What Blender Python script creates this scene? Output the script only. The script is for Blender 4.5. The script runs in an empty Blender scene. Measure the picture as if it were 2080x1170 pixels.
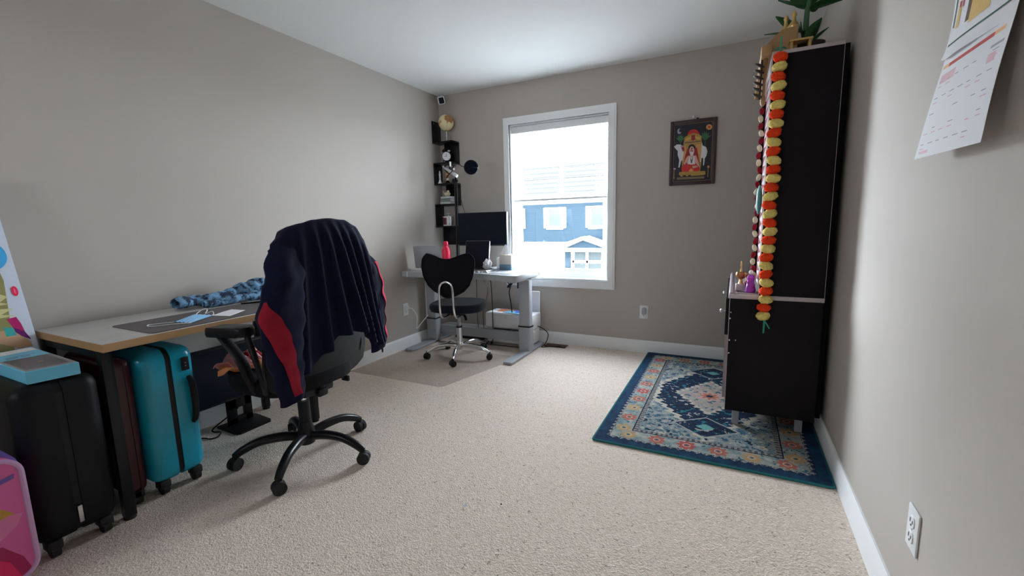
import bpy, bmesh, math, random
from mathutils import Vector, Matrix, noise
random.seed(7)
PI = math.pi
SC = bpy.context.scene
COL = SC.collection

# ------------------------------------------------------------------ camera, sky, exposure
ROOM_W, ROOM_D, ROOM_H, REAR = 3.208, 3.892, 2.44, -1.15
cam_d = bpy.data.cameras.new('camera')
cam = bpy.data.objects.new('camera', cam_d)
COL.objects.link(cam)
R_ = Vector((0.89395, 0.44761, -0.02226)); U_ = Vector((-0.04549, 0.14004, 0.98910)); F_ = Vector((-0.44584, 0.88320, -0.14555))
cam.matrix_world = Matrix(((R_.x, U_.x, -F_.x, 2.756), (R_.y, U_.y, -F_.y, 0.0), (R_.z, U_.z, -F_.z, 1.1559), (0, 0, 0, 1)))
cam_d.sensor_fit = 'HORIZONTAL'
cam_d.sensor_width = 36.0
cam_d.lens = 897.34 / 2080 * 36.0
cam_d.clip_start = 0.02
cam_d.clip_end = 300
SC.camera = cam

world = bpy.data.worlds.new('overcast_sky')
SC.world = world
world.use_nodes = True
wt_ = world.node_tree
bgn = wt_.nodes['Background']
tc_ = wt_.nodes.new('ShaderNodeTexCoord'); sp_ = wt_.nodes.new('ShaderNodeSeparateXYZ'); rp_ = wt_.nodes.new('ShaderNodeValToRGB')
wt_.links.new(tc_.outputs['Generated'], sp_.inputs[0]); wt_.links.new(sp_.outputs[2], rp_.inputs[0]); wt_.links.new(rp_.outputs[0], bgn.inputs[0])
for pos_, c_ in ((0.0, (.335, .36, .39, 1)), (.14, (.47, .50, .545, 1)), (.27, (.95, .985, 1.05, 1)), (.52, (.95, .985, 1.05, 1)), (.645, (.30, .33, .38, 1)), (.76, (.06, .07, .085, 1)), (1.0, (.026, .032, .045, 1))):
    el_ = rp_.color_ramp.elements[0] if pos_ == 0 else (rp_.color_ramp.elements[1] if pos_ == 1 else rp_.color_ramp.elements.new(pos_))
    el_.position = pos_; el_.color = c_
# the sky is brighter on the left (towards the hidden sun)
az_ = wt_.nodes.new('ShaderNodeMath'); az_.operation = 'MULTIPLY_ADD'; az_.inputs[1].default_value = -90.0; az_.inputs[2].default_value = 146.0
wt_.links.new(sp_.outputs[0], az_.inputs[0]); wt_.links.new(az_.outputs[0], bgn.inputs[1])

RWX0, RWX1, RWZ0, RWZ1 = .43, .66, 1.38, 1.71          # unseen opening added behind the camera to let in fill light
def portal(name, sx, sy, loc, rx):
    d = bpy.data.lights.new(name, 'AREA'); d.shape = 'RECTANGLE'; d.size, d.size_y = sx, sy; d.cycles.is_portal = True
    o = bpy.data.objects.new(name, d); COL.objects.link(o); o.location = loc; o.rotation_euler = (rx, 0, 0)
portal('window_portal', .96, 1.42, (1.28, ROOM_D + .16, 1.34), -PI / 2)
portal('rear_fill_portal', RWX1 - RWX0, RWZ1 - RWZ0, ((RWX0 + RWX1) / 2, REAR - .16, (RWZ0 + RWZ1) / 2), PI / 2)

SC.view_settings.view_transform = 'Standard'
SC.view_settings.look = 'None'
SC.view_settings.gamma = 1.0
SC.view_settings.use_curve_mapping = False
SC.view_settings.exposure = 0.51
SC.cycles.use_denoising = True
SC.cycles.max_bounces = 14
SC.cycles.diffuse_bounces = 10
SC.cycles.transparent_max_bounces = 16
SC.cycles.sample_clamp_indirect = 20.0

# ------------------------------------------------------------------ node helpers
class V:
    """a float socket that can be added, multiplied ... in Python"""
    def __init__(s, nt, v): s.nt, s.v = nt, v
    def op(s, o, b=None, c=None):
        n = s.nt.nodes.new('ShaderNodeMath'); n.operation = o
        for i, q in enumerate((s, b, c)):
            if q is None: continue
            q = q.v if isinstance(q, V) else q
            if isinstance(q, (int, float)): n.inputs[i].default_value = q
            else: s.nt.links.new(q, n.inputs[i])
        return V(s.nt, n.outputs[0])
    def __add__(s, b): return s.op('ADD', b)
    __radd__ = __add__
    def __sub__(s, b): return s.op('SUBTRACT', b)
    def __rsub__(s, b): return V(s.nt, b).op('SUBTRACT', s)
    def __mul__(s, b): return s.op('MULTIPLY', b)
    __rmul__ = __mul__
    def __truediv__(s, b): return s.op('DIVIDE', b)
    def abs(s): return s.op('ABSOLUTE')
    def min(s, b): return s.op('MINIMUM', b)
    def max(s, b): return s.op('MAXIMUM', b)
    def lt(s, b): return s.op('LESS_THAN', b)
    def gt(s, b): return s.op('GREATER_THAN', b)
    def fract(s): return s.op('FRACT')
    def floor(s): return s.op('FLOOR')
    def sin(s): return s.op('SINE')
    def cos(s): return s.op('COSINE')
    def sqrt(s): return s.op('SQRT')
    def atan2(s, b): return s.op('ARCTAN2', b)
    def between(s, a, b): return s.gt(a) * s.lt(b)

def srgb(r, g, b):
    f = lambda c: (c / 255 / 12.92) if c / 255 <= .04045 else ((c / 255 + .055) / 1.055) ** 2.4
    return (f(r), f(g), f(b))

def mixc(nt, fac, a, b):
    n = nt.nodes.new('ShaderNodeMix'); n.data_type = 'RGBA'
    for i, q in ((0, fac), (6, a), (7, b)):
        q = q.v if isinstance(q, V) else q
        if isinstance(q, (int, float)): n.inputs[i].default_value = q
        elif isinstance(q, tuple): n.inputs[i].default_value = (*q[:3], 1)
        else: nt.links.new(q, n.inputs[i])
    return n.outputs[2]

def coords(nt, kind='Object'):
    return nt.nodes.new('ShaderNodeTexCoord').outputs[kind]

def noise_v(nt, vec, scale, detail=3, rough=.55):
    n = nt.nodes.new('ShaderNodeTexNoise')
    n.inputs['Scale'].default_value = scale; n.inputs['Detail'].default_value = detail; n.inputs['Roughness'].default_value = rough
    nt.links.new(vec, n.inputs['Vector'])
    return V(nt, n.outputs[0])

def bump(nt, bsdf, h, strength, dist):
    n = nt.nodes.new('ShaderNodeBump'); n.inputs['Strength'].default_value = strength; n.inputs['Distance'].default_value = dist
    nt.links.new(h.v if isinstance(h, V) else h, n.inputs['Height'])
    nt.links.new(n.outputs[0], bsdf.inputs['Normal'])

def new_mat(name):
    m = bpy.data.materials.new(name); m.use_nodes = True
    return m, m.node_tree, m.node_tree.nodes['Principled BSDF']

def mat(name, c, rough=.55, metal=0.0, var=.06, vs=12, bs=0.0, bd=.002, bscale=80, spec=.5, sheen=0):
    """plain surface: a little colour variation and grain from noise"""
    m, nt, b = new_mat(name)
    v = coords(nt)
    n = noise_v(nt, v, vs)
    lo = tuple(x * (1 - var) for x in c); hi = tuple(min(1, x * (1 + var)) for x in c)
    nt.links.new(mixc(nt, n, lo, hi), b.inputs['Base Color'])
    b.inputs['Roughness'].default_value = rough; b.inputs['Metallic'].default_value = metal
    b.inputs['Specular IOR Level'].default_value = spec
    if sheen: b.inputs['Sheen Weight'].default_value = sheen; b.inputs['Sheen Roughness'].default_value = .5
    if bs: bump(nt, b, noise_v(nt, v, bscale, 2), bs, bd)
    return m

M = {}
M['wall'] = mat('greige_wall_paint', srgb(187, 180, 173), .75, var=.015, vs=3, bs=.12, bd=.001, bscale=220, spec=.25)
M['ceiling'] = mat('white_ceiling_paint', srgb(226, 227, 226), .85, var=.01, vs=3, bs=.15, bd=.001, bscale=160, spec=.2)
M['trim'] = mat('white_trim_paint', srgb(243, 245, 246), .4, var=.01)
M['vinyl'] = mat('white_vinyl', srgb(243, 246, 248), .4, var=.01)
M['black_plastic'] = mat('black_plastic', (.010, .010, .012), .45, var=.15, spec=.28)
M['black_metal'] = mat('black_metal', (.009, .009, .011), .3, var=.15, spec=.28)
M['black_fabric'] = mat('black_fabric', (.007, .007, .009), .9, var=.3, vs=160, bs=.3, bscale=400, spec=.2)
M['shell'] = mat('charcoal_mesh', (.016, .017, .018), .7, var=.2, spec=.28, vs=60, bs=.3, bscale=300)
M['rubber'] = mat('black_rubber', (.012, .012, .013), .7, var=.1)
M['chrome'] = mat('chrome', (.78, .78, .80), .12, 1, var=.03)
M['silver'] = mat('silver_aluminium', (.62, .63, .66), .32, 1, var=.03)
M['grey_metal'] = mat('grey_powder_coat', srgb(168, 172, 178), .45, var=.02)
M['grey_top'] = mat('pale_grey_laminate', srgb(172, 177, 182), .35, var=.02)
M['screen'] = mat('dark_screen', (.005, .008, .018), .28, var=.1, spec=.16)
M['navy'] = mat('navy_fleece', (.0085, .0095, .031), .95, var=.25, vs=60, bs=.2, bscale=350, spec=.1, sheen=.05)
M['red_cloth'] = mat('crimson_cloth', (.30, .012, .028), .85, var=.15, vs=40, spec=.2)
M['espresso'] = mat('espresso_laminate', (.0085, .0062, .0080), .55, var=.2, vs=30, spec=.16)
M['edge_lilac'] = mat('pale_edge_band', srgb(188, 176, 180), .5, var=.03)
M['gold'] = mat('antique_brass', (.62, .42, .16), .32, 1, var=.1)
M['gold_wood'] = mat('golden_brown_wood', srgb(168, 132, 88), .5, var=.15, vs=20)
M['teal'] = mat('teal_polycarbonate', srgb(26, 160, 188), .26, var=.03, bs=.1, bscale=300)
M['maroon'] = mat('maroon_shell', srgb(66, 12, 24), .4, var=.1)
M['blk_case'] = mat('black_textured_shell', (.0065, .007, .009), .45, var=.2, spec=.2, bs=.5, bd=.001, bscale=420)
M['pink'] = mat('pink_shell', srgb(226, 104, 172), .35, var=.03)
M['lilac'] = mat('lilac_piping', srgb(214, 172, 216), .4, var=.03)
M['purple'] = mat('purple_plastic', srgb(112, 84, 170), .4, var=.05)
M['white'] = mat('white_plastic', srgb(232, 233, 234), .4, var=.01)
M['paper'] = mat('white_paper', srgb(236, 236, 240), .8, var=.01)
M['mask'] = mat('pale_blue_cloth', srgb(146, 196, 236), .85, var=.03)
M['deskmat'] = mat('dark_grey_felt', srgb(92, 84, 84), .85, var=.06, vs=60)
M['tan_edge'] = mat('tan_edge_band', srgb(172, 134, 92), .45, var=.1, vs=18)
M['sky_box'] = mat('sky_blue_card', srgb(112, 200, 232), .4, var=.02)
M['dark_photo'] = mat('dark_photo_print', srgb(84, 78, 80), .35, var=.4, vs=14)
M['bottle'] = mat('coral_red_enamel', srgb(252, 38, 86), .35, var=.03)
M['leaf'] = mat('deep_green_leaf', srgb(34, 84, 38), .4, var=.3, vs=20)
M['stem'] = mat('green_stem', srgb(66, 112, 70), .5, var=.2)
M['terracotta'] = mat('dark_pot_glaze', (.03, .02, .018), .5)
M['pom_red'] = mat('orange_red_wool', srgb(255, 72, 34), .95, var=.25, vs=120, bs=.6, bscale=260, bd=.004, spec=.1)
M['pom_yellow'] = mat('soft_yellow_wool', srgb(236, 216, 128), .95, var=.2, vs=120, bs=.6, bscale=260, bd=.004, spec=.1)
M['thread'] = mat('sea_green_thread', srgb(50, 160, 130), .8)
M['frame_brown'] = mat('dark_brown_frame', srgb(58, 36, 38), .4, var=.2)
M['cream'] = mat('cream_paint', srgb(232, 220, 190), .6)
M['wood_fig'] = mat('light_carved_wood', srgb(196, 140, 80), .5, var=.2)
M['book_pale'] = mat('pale_book_cloth', srgb(206, 214, 210), .7, var=.05)
M['book_grey'] = mat('grey_green_book_cloth', srgb(150, 164, 158), .7, var=.05)
M['vent_brown'] = mat('brown_metal_register', srgb(84, 50, 38), .5, var=.1)
M['orange_sheet'] = mat('orange_printed_sheet', srgb(210, 120, 84), .7, var=.2, vs=30)
M['blue_sheet'] = mat('blue_printed_sheet', srgb(58, 100, 196), .6, var=.2, vs=30)
M['aqua_sheet'] = mat('aqua_printed_sheet', srgb(110, 170, 190), .6, var=.2, vs=30)
M['purple_cloth'] = mat('violet_satin', srgb(168, 58, 190), .5, var=.2)
M['maroon_cloth'] = mat('deep_maroon_cloth', srgb(118, 18, 34), .8, var=.1)
M['dark_leaf'] = mat('dark_dried_leaf', srgb(52, 40, 32), .7, var=.3)
M['pink_cloth'] = mat('rose_pink_cloth', srgb(214, 150, 150), .85, var=.1)
M['orange_cloth'] = mat('apricot_cloth', srgb(214, 140, 84), .85, var=.1)
M['beige_card'] = mat('beige_card', srgb(214, 206, 198), .7, var=.03)
M['steel_blue'] = mat('steel_blue_card', srgb(112, 150, 176), .6, var=.03)

def carpet_mat():
    m, nt, b = new_mat('beige_pile_carpet')
    v = coords(nt)
    base = noise_v(nt, v, 1.1, 3)
    tuft = noise_v(nt, v, 95, 4, .7)
    vor = nt.nodes.new('ShaderNodeTexVoronoi'); vor.inputs['Scale'].default_value = 150
    nt.links.new(v, vor.inputs['Vector'])
    c = mixc(nt, base, srgb(240, 221, 204), srgb(248, 233, 218))
    fleck = ((tuft - .5) * 2.6 + .5).max(0).min(1)
    c2 = mixc(nt, fleck, srgb(188, 167, 150), srgb(250, 238, 226))
    c3 = mixc(nt, .55, c, c2)
    sp2 = noise_v(nt, v, 62, 2, .6)
    dk2 = ((sp2 - .655) * 22).max(0).min(1) * .8
    nt.links.new(mixc(nt, dk2, c3, srgb(158, 138, 122)), b.inputs['Base Color'])
    b.inputs['Roughness'].default_value = 1; b.inputs['Specular IOR Level'].default_value = .05
    b.inputs['Sheen Weight'].default_value = .15
    bump(nt, b, tuft * 1.0 + V(nt, vor.outputs['Distance']) * .6, .6, .010)
    return m
M['carpet'] = carpet_mat()

def glass_mat(name='window_glass', tint=(.96, .98, .98), gl=.06):
    m, nt, b = new_mat(name)
    out = nt.nodes['Material Output']
    t = nt.nodes.new('ShaderNodeBsdfTransparent'); t.inputs[0].default_value = (*tint, 1)
    g = nt.nodes.new('ShaderNodeBsdfGlossy'); g.inputs['Roughness'].default_value = .03
    mx = nt.nodes.new('ShaderNodeMixShader'); mx.inputs[0].default_value = gl
    nt.links.new(t.outputs[0], mx.inputs[1]); nt.links.new(g.outputs[0], mx.inputs[2]); nt.links.new(mx.outputs[0], out.inputs['Surface'])
    return m
M['glass'] = glass_mat()

def film_mat():
    m, nt, b = new_mat('clear_vinyl_film')
    out = nt.nodes['Material Output']
    b.inputs['Base Color'].default_value = (.46, .43, .40, 1); b.inputs['Roughness'].default_value = .3
    t = nt.nodes.new('ShaderNodeBsdfTransparent'); t.inputs[0].default_value = (.97, .965, .96, 1)
    mx = nt.nodes.new('ShaderNodeMixShader'); mx.inputs[0].default_value = .33
    n = noise_v(nt, coords(nt), 6)
    nt.links.new((n * .06 + .07).v, mx.inputs[0])
    nt.links.new(t.outputs[0], mx.inputs[1]); nt.links.new(b.outputs[0], mx.inputs[2]); nt.links.new(mx.outputs[0], out.inputs['Surface'])
    return m
M['film'] = film_mat()

def wood_top_mat():
    m, nt, b = new_mat('grey_wood_grain_laminate')
    mp = nt.nodes.new('ShaderNodeMapping'); mp.inputs['Scale'].default_value = (14, 1.2, 1)
    nt.links.new(coords(nt), mp.inputs[0])
    n = noise_v(nt, mp.outputs[0], 6, 6, .65)
    nt.links.new(mixc(nt, n, srgb(172, 168, 164), srgb(206, 204, 202)), b.inputs['Base Color'])
    b.inputs['Roughness'].default_value = .38
    return m
M['wood_top'] = wood_top_mat()

def denim_mat():
    m, nt, b = new_mat('blue_patterned_denim')
    v = coords(nt)
    n = noise_v(nt, v, 26, 4, .6); n2 = noise_v(nt, v, 60, 2)
    f = ((n - .50) * 9 + .5).max(0).min(1)
    c = mixc(nt, n2, srgb(84, 132, 170), srgb(128, 170, 204))
    nt.links.new(mixc(nt, f, srgb(24, 42, 66), c), b.inputs['Base Color'])
    b.inputs['Roughness'].default_value = .9
    return m
M['denim'] = denim_mat()

def globe_mat():
    m, nt, b = new_mat('antique_map_print')
    v = coords(nt)
    n = noise_v(nt, v, 12, 4, .55)
    f = ((n - .53) * 14 + .5).max(0).min(1)
    c = mixc(nt, noise_v(nt, v, 30, 2), srgb(196, 104, 54), srgb(150, 128, 70))
    nt.links.new(mixc(nt, f, srgb(228, 214, 172), c), b.inputs['Base Color'])
    b.inputs['Roughness'].default_value = .3
    return m
M['globe'] = globe_mat()

def siding_mat(name, c, p=.12):
    m, nt, b = new_mat(name)
    sp = nt.nodes.new('ShaderNodeSeparateXYZ'); nt.links.new(coords(nt), sp.inputs[0])
    z = V(nt, sp.outputs[2]); f = (z / p).fract()
    nt.links.new(mixc(nt, noise_v(nt, coords(nt), 3), tuple(x * .95 for x in c), c), b.inputs['Base Color'])
    b.inputs['Roughness'].default_value = .8; b.inputs['Specular IOR Level'].default_value = 0
    bump(nt, b, f, .6, .02)
    return m
M['blue_siding'] = siding_mat('blue_lap_siding', (.0125, .0200, .0270))
M['white_siding'] = siding_mat('white_lap_siding', (.75, .75, .74))
M['house_trim'] = mat('house_white_trim', (.8, .8, .8), .6)
M['house_glass'] = mat('house_window_glass', (.030, .035, .036), .6, spec=0)
M['house_blind'] = mat('house_window_blind', (.035, .036, .037), .7, spec=0)
def shingle_mat():
    m, nt, b = new_mat('grey_roof_shingle')
    sp = nt.nodes.new('ShaderNodeSeparateXYZ'); nt.links.new(coords(nt), sp.inputs[0])
    row = V(nt, sp.outputs[2]) / .16
    ln = row.fract().lt(.22)
    c = mixc(nt, noise_v(nt, coords(nt), 5, 4), (.034, .034, .034), (.041, .041, .041))
    nt.links.new(mixc(nt, ln, c, (.023, .023, .024)), b.inputs['Base Color'])
    b.inputs['Roughness'].default_value = .9; b.inputs['Specular IOR Level'].default_value = 0
    return m
M['shingle'] = shingle_mat()
M['lawn'] = mat('pale_bounce_ground', (.36, .36, .345), .95, var=.3, vs=2)  # ground out of view, paled to bounce light onto the ceiling

def rug_mat(hx, hy):
    m, nt, b = new_mat('woven_medallion_rug')
    vec = coords(nt)
    sp = nt.nodes.new('ShaderNodeSeparateXYZ'); nt.links.new(vec, sp.inputs[0])
    wob = noise_v(nt, vec, 55, 2) - .5
    wob2 = noise_v(nt, vec, 22, 3) - .5
    fine = noise_v(nt, vec, 130, 3, .7)
    mott = noise_v(nt, vec, 17, 5, .7)
    x = V(nt, sp.outputs[0]) + wob * .006; y = V(nt, sp.outputs[1]) + wob * .006
    ax, ay = x.abs(), y.abs()
    dx, dy = hx - ax, hy - ay
    d = dx.min(dy)
    side = dx.lt(dy)
    s = y * side + x * (1 - side)
    navy, ink = srgb(22, 42, 74), srgb(20, 24, 48)
    teal = srgb(18, 92, 102)
    blue = srgb(92, 124, 136); pale = srgb(170, 168, 162); cream = srgb(198, 188, 172)
    coral, tan, red = srgb(184, 106, 86), srgb(192, 158, 112), srgb(188, 86, 80)
    steel = srgb(62, 98, 120)
    stretch = lambda q, k: ((q - .5) * k + .5).max(0).min(1)
    # ---- field: mottled blue grey and cream with small ornaments
    c = mixc(nt, stretch(mott, 3.2), blue, pale)
    orn = noise_v(nt, vec, 38, 2)
    c = mixc(nt, orn.gt(.60), c, steel)
    c = mixc(nt, orn.lt(.385), c, cream)
    c = mixc(nt, noise_v(nt, vec, 31, 1).gt(.67), c, navy)
    # ---- medallion: navy lozenge with stepped edge, cream outline
    step = ((ay * 16).fract() - .5).abs() * .22
    q = (ax / .42 + ay / .62).max(ax / .315) + step * .7 + wob2 * .14
    c = mixc(nt, q.between(1.0, 1.09), c, cream)
    nv = mixc(nt, stretch(noise_v(nt, vec, 28, 3), 7), navy, ink)
    nv = mixc(nt, noise_v(nt, vec, 26, 2).gt(.62), nv, srgb(34, 116, 128))
    nv = mixc(nt, noise_v(nt, vec, 24, 2).lt(.36), nv, pale)
    c = mixc(nt, q.lt(1.0), c, nv)
    # end tips: navy diamonds with a pale lozenge
    tx, ty = ax, (ay - .48).abs()
    t = tx / .16 + ty / .125
    c = mixc(nt, t.lt(1.10), c, pale); c = mixc(nt, t.lt(1.0), c, nv)
    c = mixc(nt, (tx / .05 + ty / .04).lt(1), c, srgb(112, 172, 168))
    # centre: pale serrated lozenge with coral rosettes
    q2 = ax / .215 + ay / .31 + ((ay * 26).fract() - .5).abs() * .25 + wob2 * .3
    cc = mixc(nt, stretch(noise_v(nt, vec, 45, 3), 6), pale, srgb(172, 150, 140))
    cc = mixc(nt, noise_v(nt, vec, 34, 2).gt(.6), cc, steel)
    c = mixc(nt, q2.lt(1.05), c, cream); c = mixc(nt, q2.lt(.95), c, cc)
    r = (x * x + y * y).sqrt(); ang = y.atan2(x)
    pet = .075 + (ang * 8).cos() * .02
    c = mixc(nt, r.lt(pet), c, srgb(196, 160, 150)); c = mixc(nt, r.lt(pet * .62), c, coral); c = mixc(nt, r.lt(.02), c, navy)
    # ---- guard stripe and inner line around the field
    chk = ((s * 38).fract().gt(.5))
    c = mixc(nt, d.lt(.204), c, mixc(nt, stretch(fine, 4) * .5 + chk * .5, ink, pale))
    c = mixc(nt, d.lt(.181), c, ink)
    # ---- main border with flowers
    bord = mixc(nt, stretch(mott, 4), srgb(116, 144, 148), srgb(188, 184, 174))
    bord = mixc(nt, orn.gt(.64), bord, steel)
    p = .147
    a = ((s / p).fract() - .5) * p; bb = d - .126
    rr = (a * a + bb * bb).sqrt() + wob2 * .012
    an = bb.atan2(a)
    rad = .041 + (an * 8).cos() * .008
    alt = ((s / p).floor() * .5).fract().gt(.25)
    fl = mixc(nt, alt, coral, tan)
    fl = mixc(nt, ((s / p).floor() * .2).fract().gt(.7), fl, red)
    bord = mixc(nt, rr.lt(rad), bord, fl)
    bord = mixc(nt, rr.between(.014, .019), bord, cream); bord = mixc(nt, rr.lt(.008), bord, steel)
    c = mixc(nt, d.lt(.175), c, bord)
    # ---- outer guard, navy edge, teal binding
    tri = (((s * 24).fract() - .5).abs() * .036 + .058)
    og = mixc(nt, d.lt(tri), pale, navy)
    c = mixc(nt, d.lt(.080), c, mixc(nt, fine.gt(.52), og, navy))
    c = mixc(nt, d.lt(.055), c, mixc(nt, stretch(mott, 5), navy, srgb(20, 66, 96)))
    c = mixc(nt, d.lt(.009), c, teal)
    c = mixc(nt, stretch(fine, 2) * .28, c, srgb(70, 84, 96))
    nt.links.new(c, b.inputs['Base Color'])
    b.inputs['Roughness'].default_value = .95; b.inputs['Specular IOR Level'].default_value = .1
    bump(nt, b, fine, .5, .003)
    return m

# ------------------------------------------------------------------ mesh helpers
def NB(): return bmesh.new()

def _after(bm, n0, Mx=None, mi=0):
    bm.verts.ensure_lookup_table()
    vs = bm.verts[n0:]
    if Mx is not None: bmesh.ops.transform(bm, matrix=Mx, verts=list(vs))
    if mi:
        st = set(vs)
        for f in bm.faces:
            if f.verts[0] in st: f.material_index = mi
    return bm

def box(bm, lo, hi, bev=0, seg=2, Mx=None, mi=0):
    t = bmesh.new()
    bmesh.ops.create_cube(t, size=1)
    s = [hi[i] - lo[i] for i in range(3)]; c = [(hi[i] + lo[i]) / 2 for i in range(3)]
    for v in t.verts: v.co = Vector((v.co.x * s[0] + c[0], v.co.y * s[1] + c[1], v.co.z * s[2] + c[2]))
    if bev: bmesh.ops.bevel(t, geom=t.edges[:], offset=min(bev, min(s) * .49), segments=seg, profile=.5, affect='EDGES')
    return merge(bm, t, Mx, mi)

def merge(bm, t, Mx=None, mi=0):
    if Mx is not None: bmesh.ops.transform(t, matrix=Mx, verts=t.verts[:])
    vm = {}
    for v in t.verts: vm[v] = bm.verts.new(v.co)
    for f in t.faces:
        try:
            g = bm.faces.new([vm[v] for v in f.verts]); g.material_index = mi if mi else f.material_index
        except ValueError: pass
    t.free()
    return bm

def rrect(w, h, r, n=5, cx=0, cy=0):
    r = min(r, w / 2 - 1e-4, h / 2 - 1e-4); out = []
    for k, (sx, sy) in enumerate(((1, 1), (-1, 1), (-1, -1), (1, -1))):
        for i in range(n + 1):
            a = k * PI / 2 + i / n * PI / 2
            out.append((cx + sx * (w / 2 - r) + r * math.cos(a), cy + sy * (h / 2 - r) + r * math.sin(a)))
    return out

def prism(bm, pts, axis, a, b, bev=0, seg=2, Mx=None, mi=0):
    """polygon pts extruded along an axis from a to b; x: (y,z), y: (x,z), z: (x,y)"""
    put = {'x': lambda p, t: (t, p[0], p[1]), 'y': lambda p, t: (p[0], t, p[1]), 'z': lambda p, t: (p[0], p[1], t)}[axis]
    t = bmesh.new()
    A = [t.verts.new(put(p, a)) for p in pts]; B = [t.verts.new(put(p, b)) for p in pts]
    fa, fb = t.faces.new(A), t.faces.new(B[::-1])
    n = len(pts)
    for i in range(n): t.faces.new((A[i], A[(i + 1) % n], B[(i + 1) % n], B[i]))
    if bev:
        ed = list(fa.edges) + list(fb.edges)
        bmesh.ops.bevel(t, geom=ed, offset=bev, segments=seg, profile=.5, affect='EDGES')
    return merge(bm, t, Mx, mi)

def frame_of(d):
    d = d.normalized(); up = Vector((0, 0, 1)) if abs(d.z) < .95 else Vector((1, 0, 0))
    a = d.cross(up).normalized(); return a, d.cross(a).normalized()

def smooth_path(pts, n=6):
    P = [Vector(p) for p in pts]; out = []
    for i in range(len(P) - 1):
        p0, p1, p2, p3 = P[max(i - 1, 0)], P[i], P[i + 1], P[min(i + 2, len(P) - 1)]
        for k in range(n):
            t = k / n
            out.append(.5 * ((2 * p1) + (p2 - p0) * t + (2 * p0 - 5 * p1 + 4 * p2 - p3) * t * t + (3 * p1 - p0 - 3 * p2 + p3) * t ** 3))
    out.append(P[-1]); return out

def tube(bm, pts, r, n=10, sm=0, Mx=None, mi=0, flat=1.0):
    """tube along points; r number or list; sm>0 smooths the path; flat squeezes the second axis"""
    P = [Vector(p) for p in pts]
    rs = list(r) if isinstance(r, (list, tuple)) else [r] * len(P)
    if sm:
        q = smooth_path(P, sm); m = len(q) - 1; k = len(rs) - 1
        rs = [rs[min(int(i / m * k), k - 1)] * (1 - (i / m * k - min(int(i / m * k), k - 1))) + rs[min(int(i / m * k), k - 1) + 1] * (i / m * k - min(int(i / m * k), k - 1)) for i in range(m + 1)]
        P = q
    t = bmesh.new(); rings = []
    prev = None
    for i, p in enumerate(P):
        d = (P[min(i + 1, len(P) - 1)] - P[max(i - 1, 0)])
        if d.length < 1e-9: d = Vector((0, 0, 1))
        d.normalize()
        if prev is None: a, b = frame_of(d)
        else:
            a = (prev - d * prev.dot(d)).normalized(); b = d.cross(a).normalized()
        prev = a
        rings.append([t.verts.new(p + (a * math.cos(2 * PI * k / n) + b * math.sin(2 * PI * k / n) * flat) * rs[i]) for k in range(n)])
    for i in range(len(rings) - 1):
        for k in range(n): t.faces.new((rings[i][k], rings[i][(k + 1) % n], rings[i + 1][(k + 1) % n], rings[i + 1][k]))
    t.faces.new(rings[0][::-1]); t.faces.new(rings[-1])
    return merge(bm, t, Mx, mi)

def cyl(bm, p0, p1, r0, r1=None, n=20, Mx=None, mi=0):
    return tube(bm, (p0, p1), [r0, r0 if r1 is None else r1], n, 0, Mx, mi)

def ball(bm, c, r, seg=20, Mx=None, mi=0):
    r = r if isinstance(r, (tuple, list)) else (r, r, r)
    t = bmesh.new(); bmesh.ops.create_uvsphere(t, u_segments=seg, v_segments=max(6, seg // 2), radius=1)
    for v in t.verts: v.co = Vector((v.co.x * r[0] + c[0], v.co.y * r[1] + c[1], v.co.z * r[2] + c[2]))
    return merge(bm, t, Mx, mi)

def lathe(bm, prof, c=(0, 0, 0), n=24, Mx=None, mi=0):
    t = bmesh.new(); rings = []
    for r, z in prof: rings.append([t.verts.new((c[0] + max(r, 1e-4) * math.cos(2 * PI * k / n), c[1] + max(r, 1e-4) * math.sin(2 * PI * k / n), c[2] + z)) for k in range(n)])
    for i in range(len(rings) - 1):
        for k in range(n): t.faces.new((rings[i][k], rings[i][(k + 1) % n], rings[i + 1][(k + 1) % n], rings[i + 1][k]))
    t.faces.new(rings[0][::-1]); t.faces.new(rings[-1])
    return merge(bm, t, Mx, mi)

def sheet(bm, f, nu, nv, closed=False, thick=0, Mx=None, mi=0):
    """surface f(u,v) for u, v in 0..1, optionally given a thickness"""
    t = bmesh.new()
    g = [[t.verts.new(f(i / nu, j / nv)) for i in range(nu + (0 if closed else 1))] for j in range(nv + 1)]
    w = len(g[0])
    for j in range(nv):
        for i in range(nu):
            t.faces.new((g[j][i], g[j][(i + 1) % w], g[j + 1][(i + 1) % w], g[j + 1][i]))
    if thick:
        t.normal_update()
        vs, fs = t.verts[:], t.faces[:]
        rim = [(e.verts[0], e.verts[1], e.link_faces[0]) for e in t.edges if len(e.link_faces) == 1]
        lo = {v: t.verts.new(v.co - v.normal * thick) for v in vs}
        for f_ in fs: t.faces.new([lo[v] for v in reversed(f_.verts)])
        for a, b, f_ in rim: t.faces.new((a, b, lo[b], lo[a]))
    return merge(bm, t, Mx, mi)

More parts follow.
